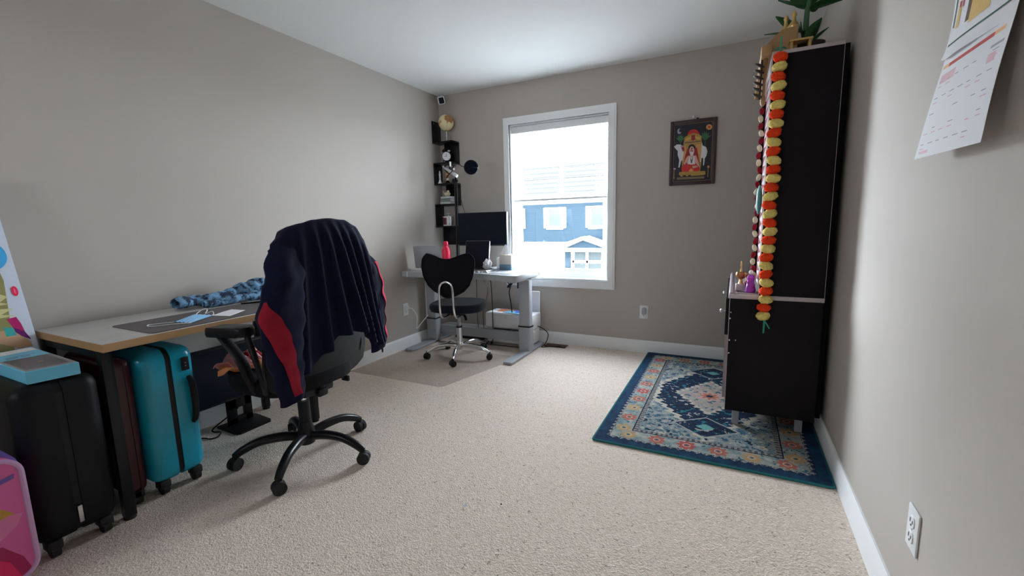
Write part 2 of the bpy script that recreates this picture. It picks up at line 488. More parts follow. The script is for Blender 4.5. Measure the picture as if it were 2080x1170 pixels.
WM = {}
def obj(name, bm, m, parent=None, local=False, sharp=38):
    ms = m if isinstance(m, (list, tuple)) else [m]
    if parent is not None and not local:
        bmesh.ops.transform(bm, matrix=WM[parent.name].inverted(), verts=bm.verts[:])
    bmesh.ops.recalc_face_normals(bm, faces=bm.faces[:])
    lim = math.radians(sharp)
    for f in bm.faces: f.smooth = True
    for e in bm.edges:
        if len(e.link_faces) == 2 and e.calc_face_angle(0) > lim: e.smooth = False
    org = Vector((0, 0, 0))
    if parent is None:
        xs = [v.co for v in bm.verts]
        org = Vector(((min(v.x for v in xs) + max(v.x for v in xs)) / 2, (min(v.y for v in xs) + max(v.y for v in xs)) / 2, min(v.z for v in xs)))
        bmesh.ops.translate(bm, vec=-org, verts=bm.verts[:])
    me = bpy.data.meshes.new(name); bm.to_mesh(me); bm.free()
    for q in ms: me.materials.append(M[q] if isinstance(q, str) else q)
    o = bpy.data.objects.new(name, me); COL.objects.link(o)
    if parent is not None:
        o.parent = parent; WM[o.name] = WM[parent.name].copy()
    else:
        o.location = org; WM[o.name] = Matrix.Translation(org)
    return o

def thing(name, label, cat, loc=(0, 0, 0), rotz=0, group=None):
    o = bpy.data.objects.new(name, None); COL.objects.link(o); o.empty_display_size = .05
    o.location = loc; o.rotation_euler = (0, 0, rotz)
    o['label'] = label; o['category'] = cat
    if group: o['group'] = group
    WM[o.name] = Matrix.Translation(Vector(loc)) @ Matrix.Rotation(rotz, 4, 'Z')
    return o

def tag(o, label, cat, group=None):
    o['label'] = label; o['category'] = cat
    if group: o['group'] = group
    return o

def struct(name, bm, m, parent=None, **k):
    o = obj(name, bm, m, parent, **k)
    if parent is None: o['kind'] = 'structure'
    return o

def decal(name, O, ex, ey, shapes, parent, eps=.0006):
    """flat print: shapes = (material key, polygon in metres along ex, ey); later ones lie on top. A real thin print on a real surface."""
    bm = NB(); ms = []
    O, ex, ey = Vector(O), Vector(ex).normalized(), Vector(ey).normalized()
    nr = ex.cross(ey)
    for i, (m, pts) in enumerate(shapes):
        if m not in ms: ms.append(m)
        t = [bm.verts.new(O + ex * p[0] + ey * p[1] + nr * eps * (i * .12 + 1)) for p in pts]
        f = bm.faces.new(t); f.material_index = ms.index(m)
        f.normal_update()
        if f.normal.dot(nr) < 0: f.normal_flip()
    if parent is not None: bmesh.ops.transform(bm, matrix=WM[parent.name].inverted(), verts=bm.verts[:])
    me = bpy.data.meshes.new(name); bm.to_mesh(me); bm.free()
    for q in ms: me.materials.append(M[q])
    o = bpy.data.objects.new(name, me); COL.objects.link(o)
    o.parent = parent; WM[o.name] = WM[parent.name].copy() if parent is not None else Matrix()
    return o

def ell(cx, cy, rx, ry=None, n=20, a0=0, a1=2 * PI):
    ry = rx if ry is None else ry
    full = abs(a1 - a0 - 2 * PI) < 1e-6
    return [(cx + rx * math.cos(a0 + (a1 - a0) * i / n), cy + ry * math.sin(a0 + (a1 - a0) * i / n)) for i in range(n if full else n + 1)]
def rc(x0, y0, x1, y1): return [(x0, y0), (x1, y0), (x1, y1), (x0, y1)]
def interp(tab, x):
    if x <= tab[0][0]: return tab[0][1]
    for (a, p), (b, q) in zip(tab, tab[1:]):
        if x <= b:
            t = (x - a) / (b - a); t = t * t * (3 - 2 * t) * .5 + t * .5
            return p + (q - p) * t
    return tab[-1][1]

# ------------------------------------------------------------------ room shell
W, D, H = ROOM_W, ROOM_D, ROOM_H
T = .14
struct('floor', box(NB(), (-T, REAR - T, -.12), (W + T, D + T, 0)), 'carpet')
struct('ceiling', box(NB(), (-T, REAR - T, H), (W + T, D + T, H + .12)), 'ceiling')
struct('wall_left', box(NB(), (-T, REAR - T, 0), (0, D + T, H)), 'wall')
struct('wall_right', box(NB(), (W, REAR - T, 0), (W + T, D + T, H)), 'wall')
bm = NB(); box(bm, (0, REAR - T, 0), (RWX0, REAR, H)); box(bm, (RWX1, REAR - T, 0), (W, REAR, H)); box(bm, (RWX0, REAR - T, 0), (RWX1, REAR, RWZ0)); box(bm, (RWX0, REAR - T, RWZ1), (RWX1, REAR, H))  # rear wall, cut open around the added fill opening
struct('wall_rear', bm, 'wall')
WX0, WX1, WZ0, WZ1 = .800, 1.757, .612, 2.068        # window opening
bm = NB()
box(bm, (0, D, 0), (WX0, D + T, H)); box(bm, (WX1, D, 0), (W, D + T, H))
box(bm, (WX0, D, 0), (WX1, D + T, WZ0)); box(bm, (WX0, D, WZ1), (WX1, D + T, H))
struct('wall_back', bm, 'wall')
BB = .1093
def base_prof(bm, axis, a, b, at, sgn):
    pts = [(at, 0), (at + sgn * .014, 0), (at + sgn * .014, BB - .022), (at + sgn * .010, BB - .010), (at + sgn * .006, BB), (at, BB)]
    return prism(bm, pts, axis, a, b)
struct('baseboard_left', base_prof(NB(), 'y', REAR, D, 0, 1), 'trim')
bm = NB(); pts = [(D, 0), (D - .014, 0), (D - .014, BB - .022), (D - .010, BB - .010), (D - .006, BB), (D, BB)]
struct('baseboard_back', prism(bm, pts, 'x', .014, W - .014), 'trim')
struct('baseboard_right', base_prof(NB(), 'y', REAR, D, W, -1), 'trim')

# ------------------------------------------------------------------ window with casing, sashes, blind
cz0, cz1, cx0, cx1 = .5458, 2.1363, .7397, 1.8181
bm = NB()
def casing(bm, x0, x1, z0, z1, ix0, ix1, iz0, iz1):
    """mitred casing: two stepped profiles"""
    for k, (g, th) in enumerate(((0, .012), (.014, .019), (.046, .015))):
        ox0, ox1, oz0, oz1 = x0 + g, x1 - g, z0 + g, z1 - g
        t = bmesh.new()
        o = [(ox0, oz0), (ox1, oz0), (ox1, oz1), (ox0, oz1)]; i = [(ix0, iz0), (ix1, iz0), (ix1, iz1), (ix0, iz1)]
        ya, yb = D, D - th
        vo = [t.verts.new((p[0], yb, p[1])) for p in o]; vi = [t.verts.new((p[0], yb, p[1])) for p in i]
        wo = [t.verts.new((p[0], ya, p[1])) for p in o]; wi = [t.verts.new((p[0], ya, p[1])) for p in i]
        for q in range(4):
            r = (q + 1) % 4
            t.faces.new((vo[q], vo[r], vi[r], vi[q])); t.faces.new((vo[q], wo[q], wo[r], vo[r])); t.faces.new((vi[q], vi[r], wi[r], wi[q])); t.faces.new((wo[q], wi[q], wi[r], wo[r]))
        merge(bm, t)
casing(bm, cx0, cx1, cz0, cz1, WX0, WX1, WZ0, WZ1)
struct('trim_1', bm, 'trim')
win = thing('window_1', '', '', (1.28, D + .07, WZ0)); win['kind'] = 'structure'
del win['label']; del win['category']
def ring(bm, x0, x1, z0, z1, w, y0, y1, wt=None, wb=None):
    wt = w if wt is None else wt; wb = w if wb is None else wb
    box(bm, (x0, y0, z0), (x0 + w, y1, z1), .003); box(bm, (x1 - w, y0, z0), (x1, y1, z1), .003)
    box(bm, (x0 + w, y0, z1 - wt), (x1 - w, y1, z1), .003); box(bm, (x0 + w, y0, z0), (x1 - w, y1, z0 + wb), .003)
bm = NB()                                             # jamb liner and outer frame
box(bm, (WX0, D, WZ0), (WX0 + .012, D + .10, WZ1)); box(bm, (WX1 - .012, D, WZ0), (WX1, D + .10, WZ1))
box(bm, (WX0, D, WZ1 - .012), (WX1, D + .10, WZ1)); box(bm, (WX0, D - .006, WZ0), (WX1, D + .10, WZ0 + .022), .004)
ring(bm, WX0 + .010, WX1 - .010, WZ0 + .02, WZ1 - .01, .030, D + .085, D + .135)
obj('window_frame', bm, 'vinyl', win)
zm = 1.345
s1 = obj('sash', (lambda b: (ring(b, WX0 + .04, WX1 - .04, WZ0 + .045, zm + .018, .036, D + .088, D + .108, .036, .060), b)[1])(NB()), 'vinyl', win)
bm = NB(); ring(bm, WX0 + .04, WX1 - .04, zm - .018, WZ1 - .04, .036, D + .110, D + .130, .036, .036)
s2 = obj('sash', bm, 'vinyl', win)
obj('pane', box(NB(), (WX0 + .076, D + .097, WZ0 + .105), (WX1 - .076, D + .099, zm - .018)), 'glass', s1)
obj('pane', box(NB(), (WX0 + .076, D + .119, zm + .018), (WX1 - .076, D + .121, WZ1 - .076)), 'glass', s2)
obj('muntin', box(NB(), (1.272, D + .114, zm + .018), (1.290, D + .1185, WZ1 - .076)), 'vinyl', s2)
obj('sash_lock', box(NB(), (1.24, D + .075, zm + .019), (1.31, D + .105, zm + .034), .004), 'vinyl', s1)

bl = thing('window_blind', 'white slatted window blind lowered over the upper half of the window', 'blind', (1.28, D + .045, zm))
obj('valance', box(NB(), (WX0 + .014, D + .012, WZ1 - .078), (WX1 - .014, D + .026, WZ1 - .018), .003), 'white', bl)
obj('headrail', box(NB(), (WX0 + .016, D + .030, WZ1 - .06), (WX1 - .016, D + .075, WZ1 - .014), .002), 'white', bl)
bm = NB(); z = zm + .06; zs = []
while z < WZ1 - .075:
    box(bm, (WX0 + .020, D + .028, z), (WX1 - .020, D + .076, z + .003)); zs.append(z); z += .047
obj('slats', bm, 'white', bl)
obj('bottom_rail', box(NB(), (WX0 + .020, D + .030, zm + .012), (WX1 - .020, D + .074, zm + .032), .003), 'white', bl)
for xx in (WX0 + .13, 1.28, WX1 - .13):
    bm = NB(); cyl(bm, (xx, D + .029, zm + .03), (xx, D + .029, WZ1 - .06), .0012, n=6); cyl(bm, (xx, D + .0745, zm + .03), (xx, D + .0745, WZ1 - .06), .0012, n=6)
    obj('ladder_cord', bm, 'white', bl)

# ------------------------------------------------------------------ outside
struct('lawn', box(NB(), (-60, D + T + .02, -3.1), (60, 90, -2.95)), 'lawn')
hs = thing('neighbour_house', 'blue sided two-storey house with white windows seen through the window', 'house', (-6, 24, -2.95))
obj('upper_wall', box(NB(), (-16, 24, 0), (4, 33, 2.72)), 'blue_siding', hs)
obj('lower_wall', box(NB(), (-16.02, 23.98, -2.95), (4.02, 33.02, -.02)), 'white_siding', hs)
bm = NB(); prism(bm, [(23.55, 2.66), (28.5, 4.86), (33.45, 2.66), (33.45, 2.54), (28.5, 4.74), (23.55, 2.54)], 'x', -16.4, 4.4)
obj('roof', bm, 'shingle', hs)
obj('eave_fascia', box(NB(), (-16.4, 23.52, 2.47), (4.4, 23.56, 2.67)), 'house_trim', hs)
for xc in (-9.05, -6.50, -4.00, -1.5):
    f = obj('house_window', (lambda b: (box(b, (xc - .67, 23.93, .82), (xc - .36, 24.0, 1.97)), box(b, (xc + .36, 23.93, .82), (xc + .67, 24.0, 1.97)), box(b, (xc - .36, 23.93, 1.86), (xc + .36, 24.0, 1.97)), box(b, (xc - .5, 23.9, .74), (xc + .5, 24.0, .93)), b)[-1])(NB()), 'house_trim', hs)
    obj('house_pane', box(NB(), (xc - .36, 23.96, .93), (xc + .36, 24.0, 1.48)), 'house_glass', f)
    obj('house_blind', box(NB(), (xc - .36, 23.96, 1.48), (xc + .36, 24.0, 1.86)), 'house_blind', f)
obj('belly_band', box(NB(), (-16.03, 23.9, -.14), (4.03, 24.0, .02)), 'house_trim', hs)
px0, px1, pk = -5.85, -3.05, -4.45
bm = NB()
prism(bm, [(px0, -.12), (pk, .36), (px1, -.12), (px1, -.28), (pk, .20), (px0, -.28)], 'y', 22.6, 23.97)
obj('porch_roof', bm, 'house_trim', hs)
obj('porch_gable', prism(NB(), [(px0 + .35, -.26), (pk, .18), (px1 - .35, -.26)], 'y', 22.9, 23.0), 'blue_siding', hs)
obj('porch_beam', box(NB(), (px0 + .1, 22.7, -.42), (px1 - .1, 23.0, -.26)), 'house_trim', hs)
bm = NB()
for xa, xb in ((-5.30, -5.18), (-4.52, -4.38), (-3.65, -3.52)): box(bm, (xa, 23.5, -1.9), (xb, 23.6, -.42))
for za in (-.50, -1.05, -1.12, -1.75): box(bm, (-5.3, 23.5, za), (-3.52, 23.6, za + .08))
pw = obj('porch_window', bm, 'house_trim', hs)
obj('porch_pane', box(NB(), (-5.2, 23.55, -1.75), (-3.6, 23.58, -.45)), 'house_glass', pw)
obj('porch_side_panel', box(NB(), (-5.70, 23.4, -1.8), (-5.38, 23.5, -.5)), 'blue_siding', hs)
obj('porch_wall', box(NB(), (-5.8, 23.6, -2.95), (-3.1, 23.97, -.3)), 'white_siding', hs)

# ------------------------------------------------------------------ wall outlets, vent
def outlet(name, label, c, nrm, plug=None):
    """duplex outlet: plate, two sockets"""
    t = thing(name, label, 'outlet', c, math.atan2(nrm[1], nrm[0]) - PI / 2 + PI)    # local -y points into the room
    obj('face_plate', box(NB(), (-.036, -.006, -.058), (.036, 0, .058), .003), 'white', t, local=True)
    for zc in (-.021, .021):
        s = obj('socket', prism(NB(), rrect(.034, .030, .012, 4, 0, zc), 'y', -.0085, -.005, .001, 1), 'white', t, local=True)
        bm = NB(); box(bm, (-.009, -.0092, zc - .003), (-.006, -.0080, zc + .008)); box(bm, (.006, -.0092, zc - .003), (.009, -.0080, zc + .006)); cyl(bm, (0, -.0092, zc - .009), (0, -.008, zc - .009), .003, n=10)
        obj('slot', bm, 'black_plastic', s, local=True)
    bm = NB(); cyl(bm, (0, -.0075, 0), (0, -.0055, 0), .0035, n=10); obj('screw', bm, 'white', t, local=True)
    return t
outlet('wall_outlet', 'white duplex outlet near the camera on the right wall below the calendar', (W, 1.394, .344), (-1, 0))
ob = outlet('wall_outlet', 'white outlet on the back wall between window and rug with a grey plugged device', (2.076, D, .361), (0, -1))
o2 = outlet('wall_outlet', 'white outlet low on the left wall with a white cord plugged in', (0, 3.212, .371), (1, 0))
bm = NB(); prism(bm, [(2.080 + p[0], .361 + p[1]) for p in rrect(.036, .062, .014, 4, 0, .012)], 'y', D - .036, D - .0095, .004, 2)
tag(obj('plug_in_device', bm, 'grey_metal'), 'small grey plug-in device in the back wall outlet', 'plug')
bm = NB()
box(bm, (.0095, 3.196, .372), (.035, 3.228, .404), .005)
tube(bm, [(.035, 3.212, .386), (.07, 3.23, .375), (.085, 3.27, .30), (.06, 3.29, .20), (.05, 3.30, .165), (.07, 3.36, .22), (.10, 3.42, .28)], .0045, 8, 6)
tag(obj('white_power_cord', bm, 'white'), 'white power cord looping from the left wall outlet to the window desk', 'cord')
vn = thing('floor_vent', 'brown metal floor register set in carpet by the back baseboard', 'vent', (1.31, 3.79, 0))
obj('vent_frame', box(NB(), (1.19, 3.735, 0.0), (1.40, 3.835, .006), .002), 'vent_brown', vn)
bm = NB()
for i in range(12): box(bm, (1.203 + i * .0155, 3.748, .005), (1.209 + i * .0155, 3.822, .010))
obj('louvres', bm, 'vent_brown', vn)

# ------------------------------------------------------------------ left desk and what lies on it
dk = thing('desk', 'long desk with pale grey wood top and tan edge against the left wall', 'desk', (.36, 1.25, 0))
DX0, DX1, DY0, DY1 = .045, .660, .742, 1.762
obj('tabletop', box(NB(), (DX0, DY0, .7075), (DX1, DY1, .740), .0015), 'wood_top', dk)
bm = NB()
box(bm, (DX1 - .001, DY0 - .001, .7085), (DX1 + .0015, DY1 + .001, .7385)); box(bm, (DX0, DY0 - .0015, .7085), (DX1, DY0 + .001, .7385)); box(bm, (DX0, DY1 - .001, .7085), (DX1, DY1 + .0015, .7385))
obj('edge_band', bm, 'tan_edge', dk)
for lx, ly in ((.60, .765), (.085, .765), (.542, 1.712), (.085, 1.712)):
    l = obj('leg', box(NB(), (lx - .019, ly - .019, .012), (lx + .019, ly + .019, .7075), .003), 'black_metal', dk)
    obj('foot_pad', cyl(NB(), (lx, ly, 0), (lx, ly, .014), .021, n=14), 'rubber', l)
bm = NB()
box(bm, (.104, .75, .675), (.581, .782, .7075)); box(bm, (.104, 1.695, .675), (.523, 1.727, .7075)); box(bm, (.07, .784, .675), (.10, 1.693, .7075))
obj('frame_rail', bm, 'black_metal', dk)
mp = thing('desk_mat', 'dark grey felt desk mat spread on the left desk', 'desk mat', (.47, 1.28, .740))
obj('felt', prism(NB(), rrect(.345, .80, .02, 5, .4735, 1.308), 'z', .7402, .7435, .001, 1), 'deskmat', mp)
bm = NB()
def msk(u, v):
    px = .40 + .0 * u; a = Vector((.395, 1.205, 0)).lerp(Vector((.50, 1.065, 0)), u); b = Vector((.512, 1.225, 0)).lerp(Vector((.595, 1.085, 0)), u)
    q = a.lerp(b, v); q.z = .7465 + .006 * math.sin(PI * u) * math.sin(PI * v) + .0016 * math.sin(v * 26)
    return q
fm = thing('face_mask', 'pale blue disposable face mask with white ear loops on the dark desk mat', 'mask', (.50, 1.14, .7435))
obj('mask_panel', sheet(NB(), msk, 10, 22, thick=.0016), 'mask', fm)
obj('ear_loop', tube(NB(), [(.50, 1.062, .7455), (.475, 1.02, .7455), (.455, .985, .7455), (.485, .968, .7455), (.52, .99, .7455), (.54, 1.03, .7455), (.595, 1.083, .7455)], .0021, 6, 5), 'white', fm)
obj('ear_loop', tube(NB(), [(.40, 1.208, .7455), (.372, 1.235, .750), (.385, 1.258, .764), (.42, 1.25, .760), (.43, 1.235, .7465), (.46, 1.25, .757), (.49, 1.24, .7465), (.505, 1.224, .7455)], .0021, 6, 5), 'white', fm)
bm = NB(); t_ = [(.507, 1.225), (.603, 1.248), (.527, 1.372), (.436, 1.36), (.46, 1.30)]
prism(bm, t_, 'z', .7436, .7448)
tag(obj('paper_slip', bm, 'paper'), 'white paper slip beside the blue face mask', 'paper')
bm = NB(); tube(bm, [(.33, 1.475, .7475), (.40, 1.60, .7475)], [.004, .0042], 10)
tag(obj('pen', bm, 'black_plastic'), 'thin black pen on the dark desk mat near the jacket', 'pen')
def lump(path, rad, seed, zmin, sq=.8):
    P = smooth_path(path, 9); n = 20; t = bmesh.new(); rings = []
    for i, p in enumerate(P):
        d = (P[min(i + 1, len(P) - 1)] - P[max(i - 1, 0)]).normalized(); a = Vector((d.y, -d.x, 0)).normalized(); r = rad[min(int(i / (len(P) - 1) * (len(rad) - 1)), len(rad) - 1)]
        ringv = []
        for k in range(n):
            th = 2 * PI * k / n
            q = p + a * math.cos(th) * r + Vector((0, 0, 1)) * math.sin(th) * r * sq
            q += (q - p) * (.42 * noise.noise(q * 17 + Vector((seed, 0, 0))) + .18 * noise.noise(q * 46))
            q.z = max(q.z, zmin); ringv.append(t.verts.new(q))
        rings.append(ringv)
    # the end is an open roll: turn the rim inwards
    c = P[0]; inner = [t.verts.new(c + (v.co - c) * .72 + (P[2] - P[0]) * .1) for v in rings[0]]; deep = [t.verts.new(c + (v.co - c) * .55 + (P[9] - P[0]) * .9) for v in rings[0]]
    for A, B in list(zip(rings, rings[1:])) + [(inner, rings[0]), (deep, inner)]:
        for k in range(n): t.faces.new((A[k], A[(k + 1) % n], B[(k + 1) % n], B[k]))
    t.faces.new(deep[::-1]); t.faces.new(rings[-1])
    return t
bm = NB()
merge(bm, lump([(.165, 1.235, .774), (.15, 1.35, .776), (.16, 1.47, .776), (.15, 1.58, .792), (.16, 1.70, .800), (.16, 1.735, .798)], [.038, .038, .042, .058, .066, .058], 3, .7412))
merge(bm, lump([(.235, 1.335, .760), (.25, 1.45, .762), (.25, 1.58, .768), (.255, 1.70, .765)], [.022, .026, .03, .036], 9, .7441))
tag(obj('patterned_trousers', bm, 'denim', sharp=60), 'crumpled blue and black patterned trousers on the desk against the left wall', 'trousers')

# monitor standing on the floor under the desk
mo = thing('floor_monitor', 'black monitor on a flat stand standing on the floor under the left desk', 'monitor', (.19, 1.50, 0))
obj('stand_base', prism(NB(), [(.09, 1.40), (.285, 1.395), (.30, 1.41), (.30, 1.59), (.285, 1.605), (.12, 1.618), (.095, 1.60)], 'z', 0, .014, .003, 2), 'black_plastic', mo)
bm = NB()
box(bm, (.135, 1.435, .012), (.160, 1.487, .30), .004); box(bm, (.135, 1.532, .012), (.160, 1.578, .30), .004); box(bm, (.135, 1.435, .105), (.160, 1.578, .30), .004); box(bm, (.135, 1.435, .012), (.160, 1.578, .05), .004)
obj('stand_neck', bm, 'black_plastic', mo)
obj('screen_housing', box(NB(), (.162, 1.215, .178), (.205, 1.795, .505), .006), 'black_plastic', mo)
obj('screen_panel', box(NB(), (.204, 1.225, .192), (.2062, 1.785, .496)), 'screen', mo)
bm = NB(); tube(bm, [(.13, 1.52, .16), (.128, 1.505, .09), (.105, 1.38, .02), (.125, 1.36, .006), (.165, 1.375, .006), (.19, 1.36, .006), (.215, 1.33, .006), (.20, 1.30, .006), (.16, 1.29, .006), (.10, 1.25, .006)], .004, 8, 6)
tag(obj('monitor_cable', bm, 'black_plastic'), 'black cable curling on carpet behind the teal suitcase', 'cable')

# ------------------------------------------------------------------ suitcases and boxes at the left
def suitcase(name, label, mshell, x0, x1, y0, y1, z1, wheelr=.028, group=None, zipm='black_plastic', rad=.045, handle=True, ribs=False):
    """upright case seen on its narrow side (facing +x): two shells, zip band between, wheels"""
    t = thing(name, label, 'suitcase', ((x0 + x1) / 2, (y0 + y1) / 2, 0), 0, group)
    zb = .055; ym = (y0 + y1) / 2; g = .011
    for a, b, sgn in ((y0, ym - g, -1), (ym + g, y1, 1)):
        bm = NB(); t2 = bmesh.new()
        bmesh.ops.create_cube(t2, size=1)
        for v in t2.verts: v.co = Vector((v.co.x * (x1 - x0) + (x0 + x1) / 2, v.co.y * (b - a) + (a + b) / 2, v.co.z * (z1 - zb) + (z1 + zb) / 2))
        inner = [e for e in t2.edges if not all(abs(v.co.y - (b if sgn < 0 else a)) < 1e-5 for v in e.verts)]
        bmesh.ops.bevel(t2, geom=inner, offset=rad, segments=6, profile=.5, affect='EDGES', clamp_overlap=True)
        merge(bm, t2)
        sh = obj('shell', bm, mshell, t)
        if ribs:
            rb = NB(); yy = a if sgn < 0 else b
            for k in range(7):
                xx = x0 + .07 + k * (x1 - x0 - .14) / 6
                cyl(rb, (xx, yy, zb + .08), (xx, yy, z1 - .08), .005, n=8)
            obj('rib', rb, mshell, sh)
    ins = .004
    prof = rrect(x1 - x0 - 2 * ins, z1 - zb - 2 * ins, rad, 6, (x0 + x1) / 2, (z1 + zb) / 2)
    obj('zip_band', prism(NB(), prof, 'y', ym - g - .002, ym + g + .002), zipm, t)
    for wx in (x0 + .05, x1 - .035):
        for wy in (y0 + .045, y1 - .045):
            bm = NB(); cyl(bm, (wx, wy - .012, wheelr), (wx, wy + .012, wheelr), wheelr, n=16); box(bm, (wx - .026, wy - .022, wheelr + .002), (wx + .026, wy + .022, zb + .012), .008)
            obj('wheel', bm, 'rubber', t)
    return t
ts = suitcase('suitcase', 'teal hard-shell suitcase with black side handle and lock under the left desk', 'teal', .13, .575, .872, 1.092, .648, rad=.05)
bm = NB(); tube(bm, [(.571, 1.055, .50), (.590, 1.056, .48), (.598, 1.057, .40), (.590, 1.056, .32), (.571, 1.055, .29)], [.010, .013, .014, .013, .011], 10, 5)
obj('side_handle', bm, 'black_plastic', ts)
lk = obj('lock', box(NB(), (.572, 1.030, .535), (.581, 1.062, .596), .004), 'black_plastic', ts)
bm = NB(); cyl(bm, (.581, 1.045, .570), (.5825, 1.045, .570), .003, n=8); cyl(bm, (.581, 1.045, .557), (.5825, 1.045, .557), .003, n=8)
obj('lock_dial', bm, 'silver', lk)
suitcase('suitcase', 'dark maroon suitcase squeezed between black suitcase and teal suitcase under the desk', 'maroon', .13, .550, .784, .866, .640, zipm='maroon', rad=.03, handle=False)
bs_ = suitcase('suitcase', 'large black textured suitcase with blue boxed set lying on top', 'blk_case', .10, .645, .492, .728, .645, rad=.05)
bm = NB(); box(bm, (.644, .604, .10), (.650, .618, .165), .002); cyl(bm, (.650, .611, .16), (.652, .611, .16), .006, n=10)
obj('zip_pull', bm, 'silver', bs_)
pk_ = thing('suitcase', "pink hard-shell children's suitcase with lilac piping and purple top, nearest on the left", 'suitcase', (.68, .36, 0))
sx, sy = .705, .335
obj('shell', (lambda b: (prism(b, [(p[0], p[1]) for p in rrect(.27, .415, .06, 8, sy, .2525)], 'x', .56, .738, .012, 3), b)[1])(NB()), 'pink', pk_)
bm = NB(); pts = [Vector((.738, p[0], p[1])) for p in rrect(.262, .407, .056, 8, sy, .2525)]; tube(bm, pts + [pts[0]], .0075, 8)
obj('piping', bm, 'lilac', pk_)
obj('top_panel', prism(NB(), [(p[0], p[1]) for p in rrect(.276, .10, .05, 8, sy, .413)], 'x', .55, .70, .008, 2), 'purple', pk_)
M['pk_dark'] = mat('deep_rose_print', srgb(176, 24, 92), .35); M['pk_mid'] = mat('rose_print', srgb(232, 128, 180), .35); M['pk_hot'] = mat('cerise_print', srgb(232, 30, 100), .35)
M['pk_gold'] = mat('golden_print', srgb(206, 158, 64), .4, var=.2, vs=40); M['pk_lime'] = mat('pale_yellow_print', srgb(222, 214, 128), .4); M['pk_grey'] = mat('silver_print', srgb(190, 186, 206), .4)
decal('flower_print', (.7382, sy, .2525), (0, 1, 0), (0, 0, 1), [
    ('pk_gold', [(-.02, .065), (.03, .075), (.075, .05), (.10, .02), (.06, .015), (.04, -.03), (.02, -.06), (-.02, -.03), (-.05, .02)]),
    ('pk_mid', [(-.02, -.02), (.03, .01), (.09, .02), (.118, .015), (.10, -.02), (.06, -.05), (.0, -.06)]),
    ('pk_grey', [(-.02, .01), (.03, .03), (.045, .015), (.0, -.005)]),
    ('pk_hot', [(-.05, -.01), (.02, -.005), (.03, -.04), (.0, -.065), (-.05, -.07)]),
    ('pk_dark', [(.035, -.065), (.06, -.07), (.10, -.13), (.118, -.195), (.02, -.195), (-.06, -.10)]),
    ('pk_hot', [(-.03, -.08), (.01, -.075), (.07, -.13), (.09, -.195), (.02, -.195), (-.05, -.11)]),
    ('pk_lime', ell(.0, -.20, .07, .05, 16)),
    ('purple', [(.078, .128), (.112, .135), (.114, .150), (.08, .143)])], pk_)
pk_.location.y += .0
obj('wheel', cyl(NB(), (.70, .235, .025), (.70, .265, .025), .025, n=16), 'rubber', pk_)
obj('wheel', cyl(NB(), (.70, .405, .025), (.70, .435, .025), .025, n=16), 'rubber', pk_)
obj('wheel', cyl(NB(), (.59, .235, .025), (.59, .265, .025), .025, n=16), 'rubber', pk_)
obj('wheel', cyl(NB(), (.59, .405, .025), (.59, .435, .025), .025, n=16), 'rubber', pk_)

# sky blue boxed set on the black suitcase
bb = thing('gift_box', 'flat sky blue box with dark photo lid on top of the black suitcase', 'box', (.44, .61, .6455))
B0 = [(.620, .545), (.638, .678), (.158, .696), (.155, .545)]
obj('box_body', prism(NB(), B0, 'z', .6455, .690, .0015, 1), 'sky_box', bb)
M['tray_grey'] = mat('grey_card_rim', srgb(150, 148, 150), .6)
decal('lid_print', (.16, .5455, .690), (1, 0, 0), (0, 1, 0), [
    ('tray_grey', [(.455, .004), (.472, .130), (.005, .148), (.003, .004)]),
    ('dark_photo', [(.430, .010), (.447, .119), (.215, .128), (.20, .014)]),
    ('sky_box', [(.20, .006), (.216, .138), (.006, .147), (.004, .004)]),
    ('paper', [(.09, .006), (.08, .143), (.008, .146), (.006, .004)]),
    ('steel_blue', rc(.165, .03, .185, .062)), ('steel_blue', rc(.165, .070, .182, .095)), ('steel_blue', rc(.148, .035, .156, .115)),
    ('wood_fig', rc(.32, .07, .335, .085))], bb)
# framed children's board leaning behind it
ki = thing('picture_board', "white bordered children's picture board leaning on the left wall", 'board', (.21, .55, .652))
def bp(s, z):  # s along y from the right edge, z up; leans towards the wall
    k = (z - .66) / .62
    return Vector((.106 - .080 * k, .7285 - .030 * k - s, z))
t = bmesh.new()
rim = [(0, 0), (.62, 0), (.62, .74), (0, .74)]
N_ = Vector((.62, 0, .080)).normalized()
def bvec(s, h, o=0): return bp(s, .6465 + h) + N_ * o
bm = NB()
F0 = [bm.verts.new(bvec(s, h, 0)) for s, h in rim]; F1 = [bm.verts.new(bvec(s, h, .022)) for s, h in rim]
bm.faces.new(F0); bm.faces.new(F1[::-1])
for i in range(4): bm.faces.new((F0[i], F1[i], F1[(i + 1) % 4], F0[(i + 1) % 4]))
bmesh.ops.bevel(bm, geom=bm.edges[:], offset=.004, segments=2, affect='EDGES')
M['board_white'] = mat('bluish_white_board', srgb(214, 222, 238), .4)
obj('board_panel', bm, 'board_white', ki)
M['khaki'] = mat('khaki_print', srgb(150, 146, 92), .5, var=.15); M['khaki2'] = mat('pale_khaki_print', srgb(212, 208, 150), .5); M['mag'] = mat('magenta_print', srgb(190, 16, 104), .5); M['viol'] = mat('violet_print', srgb(108, 16, 112), .5)
M['skin_p'] = mat('tan_print', srgb(196, 158, 124), .5); M['tealp'] = mat('turquoise_print', srgb(60, 176, 172), .5); M['sb'] = mat('bright_blue_print', srgb(64, 172, 234), .5); M['redp'] = mat('signal_red_print', srgb(236, 30, 78), .5)
k1 = .080 / .62
def on_board(pts): return [(-s - .048 * h, (h + .018) * math.sqrt(1 + k1 * k1)) for s, h in pts]
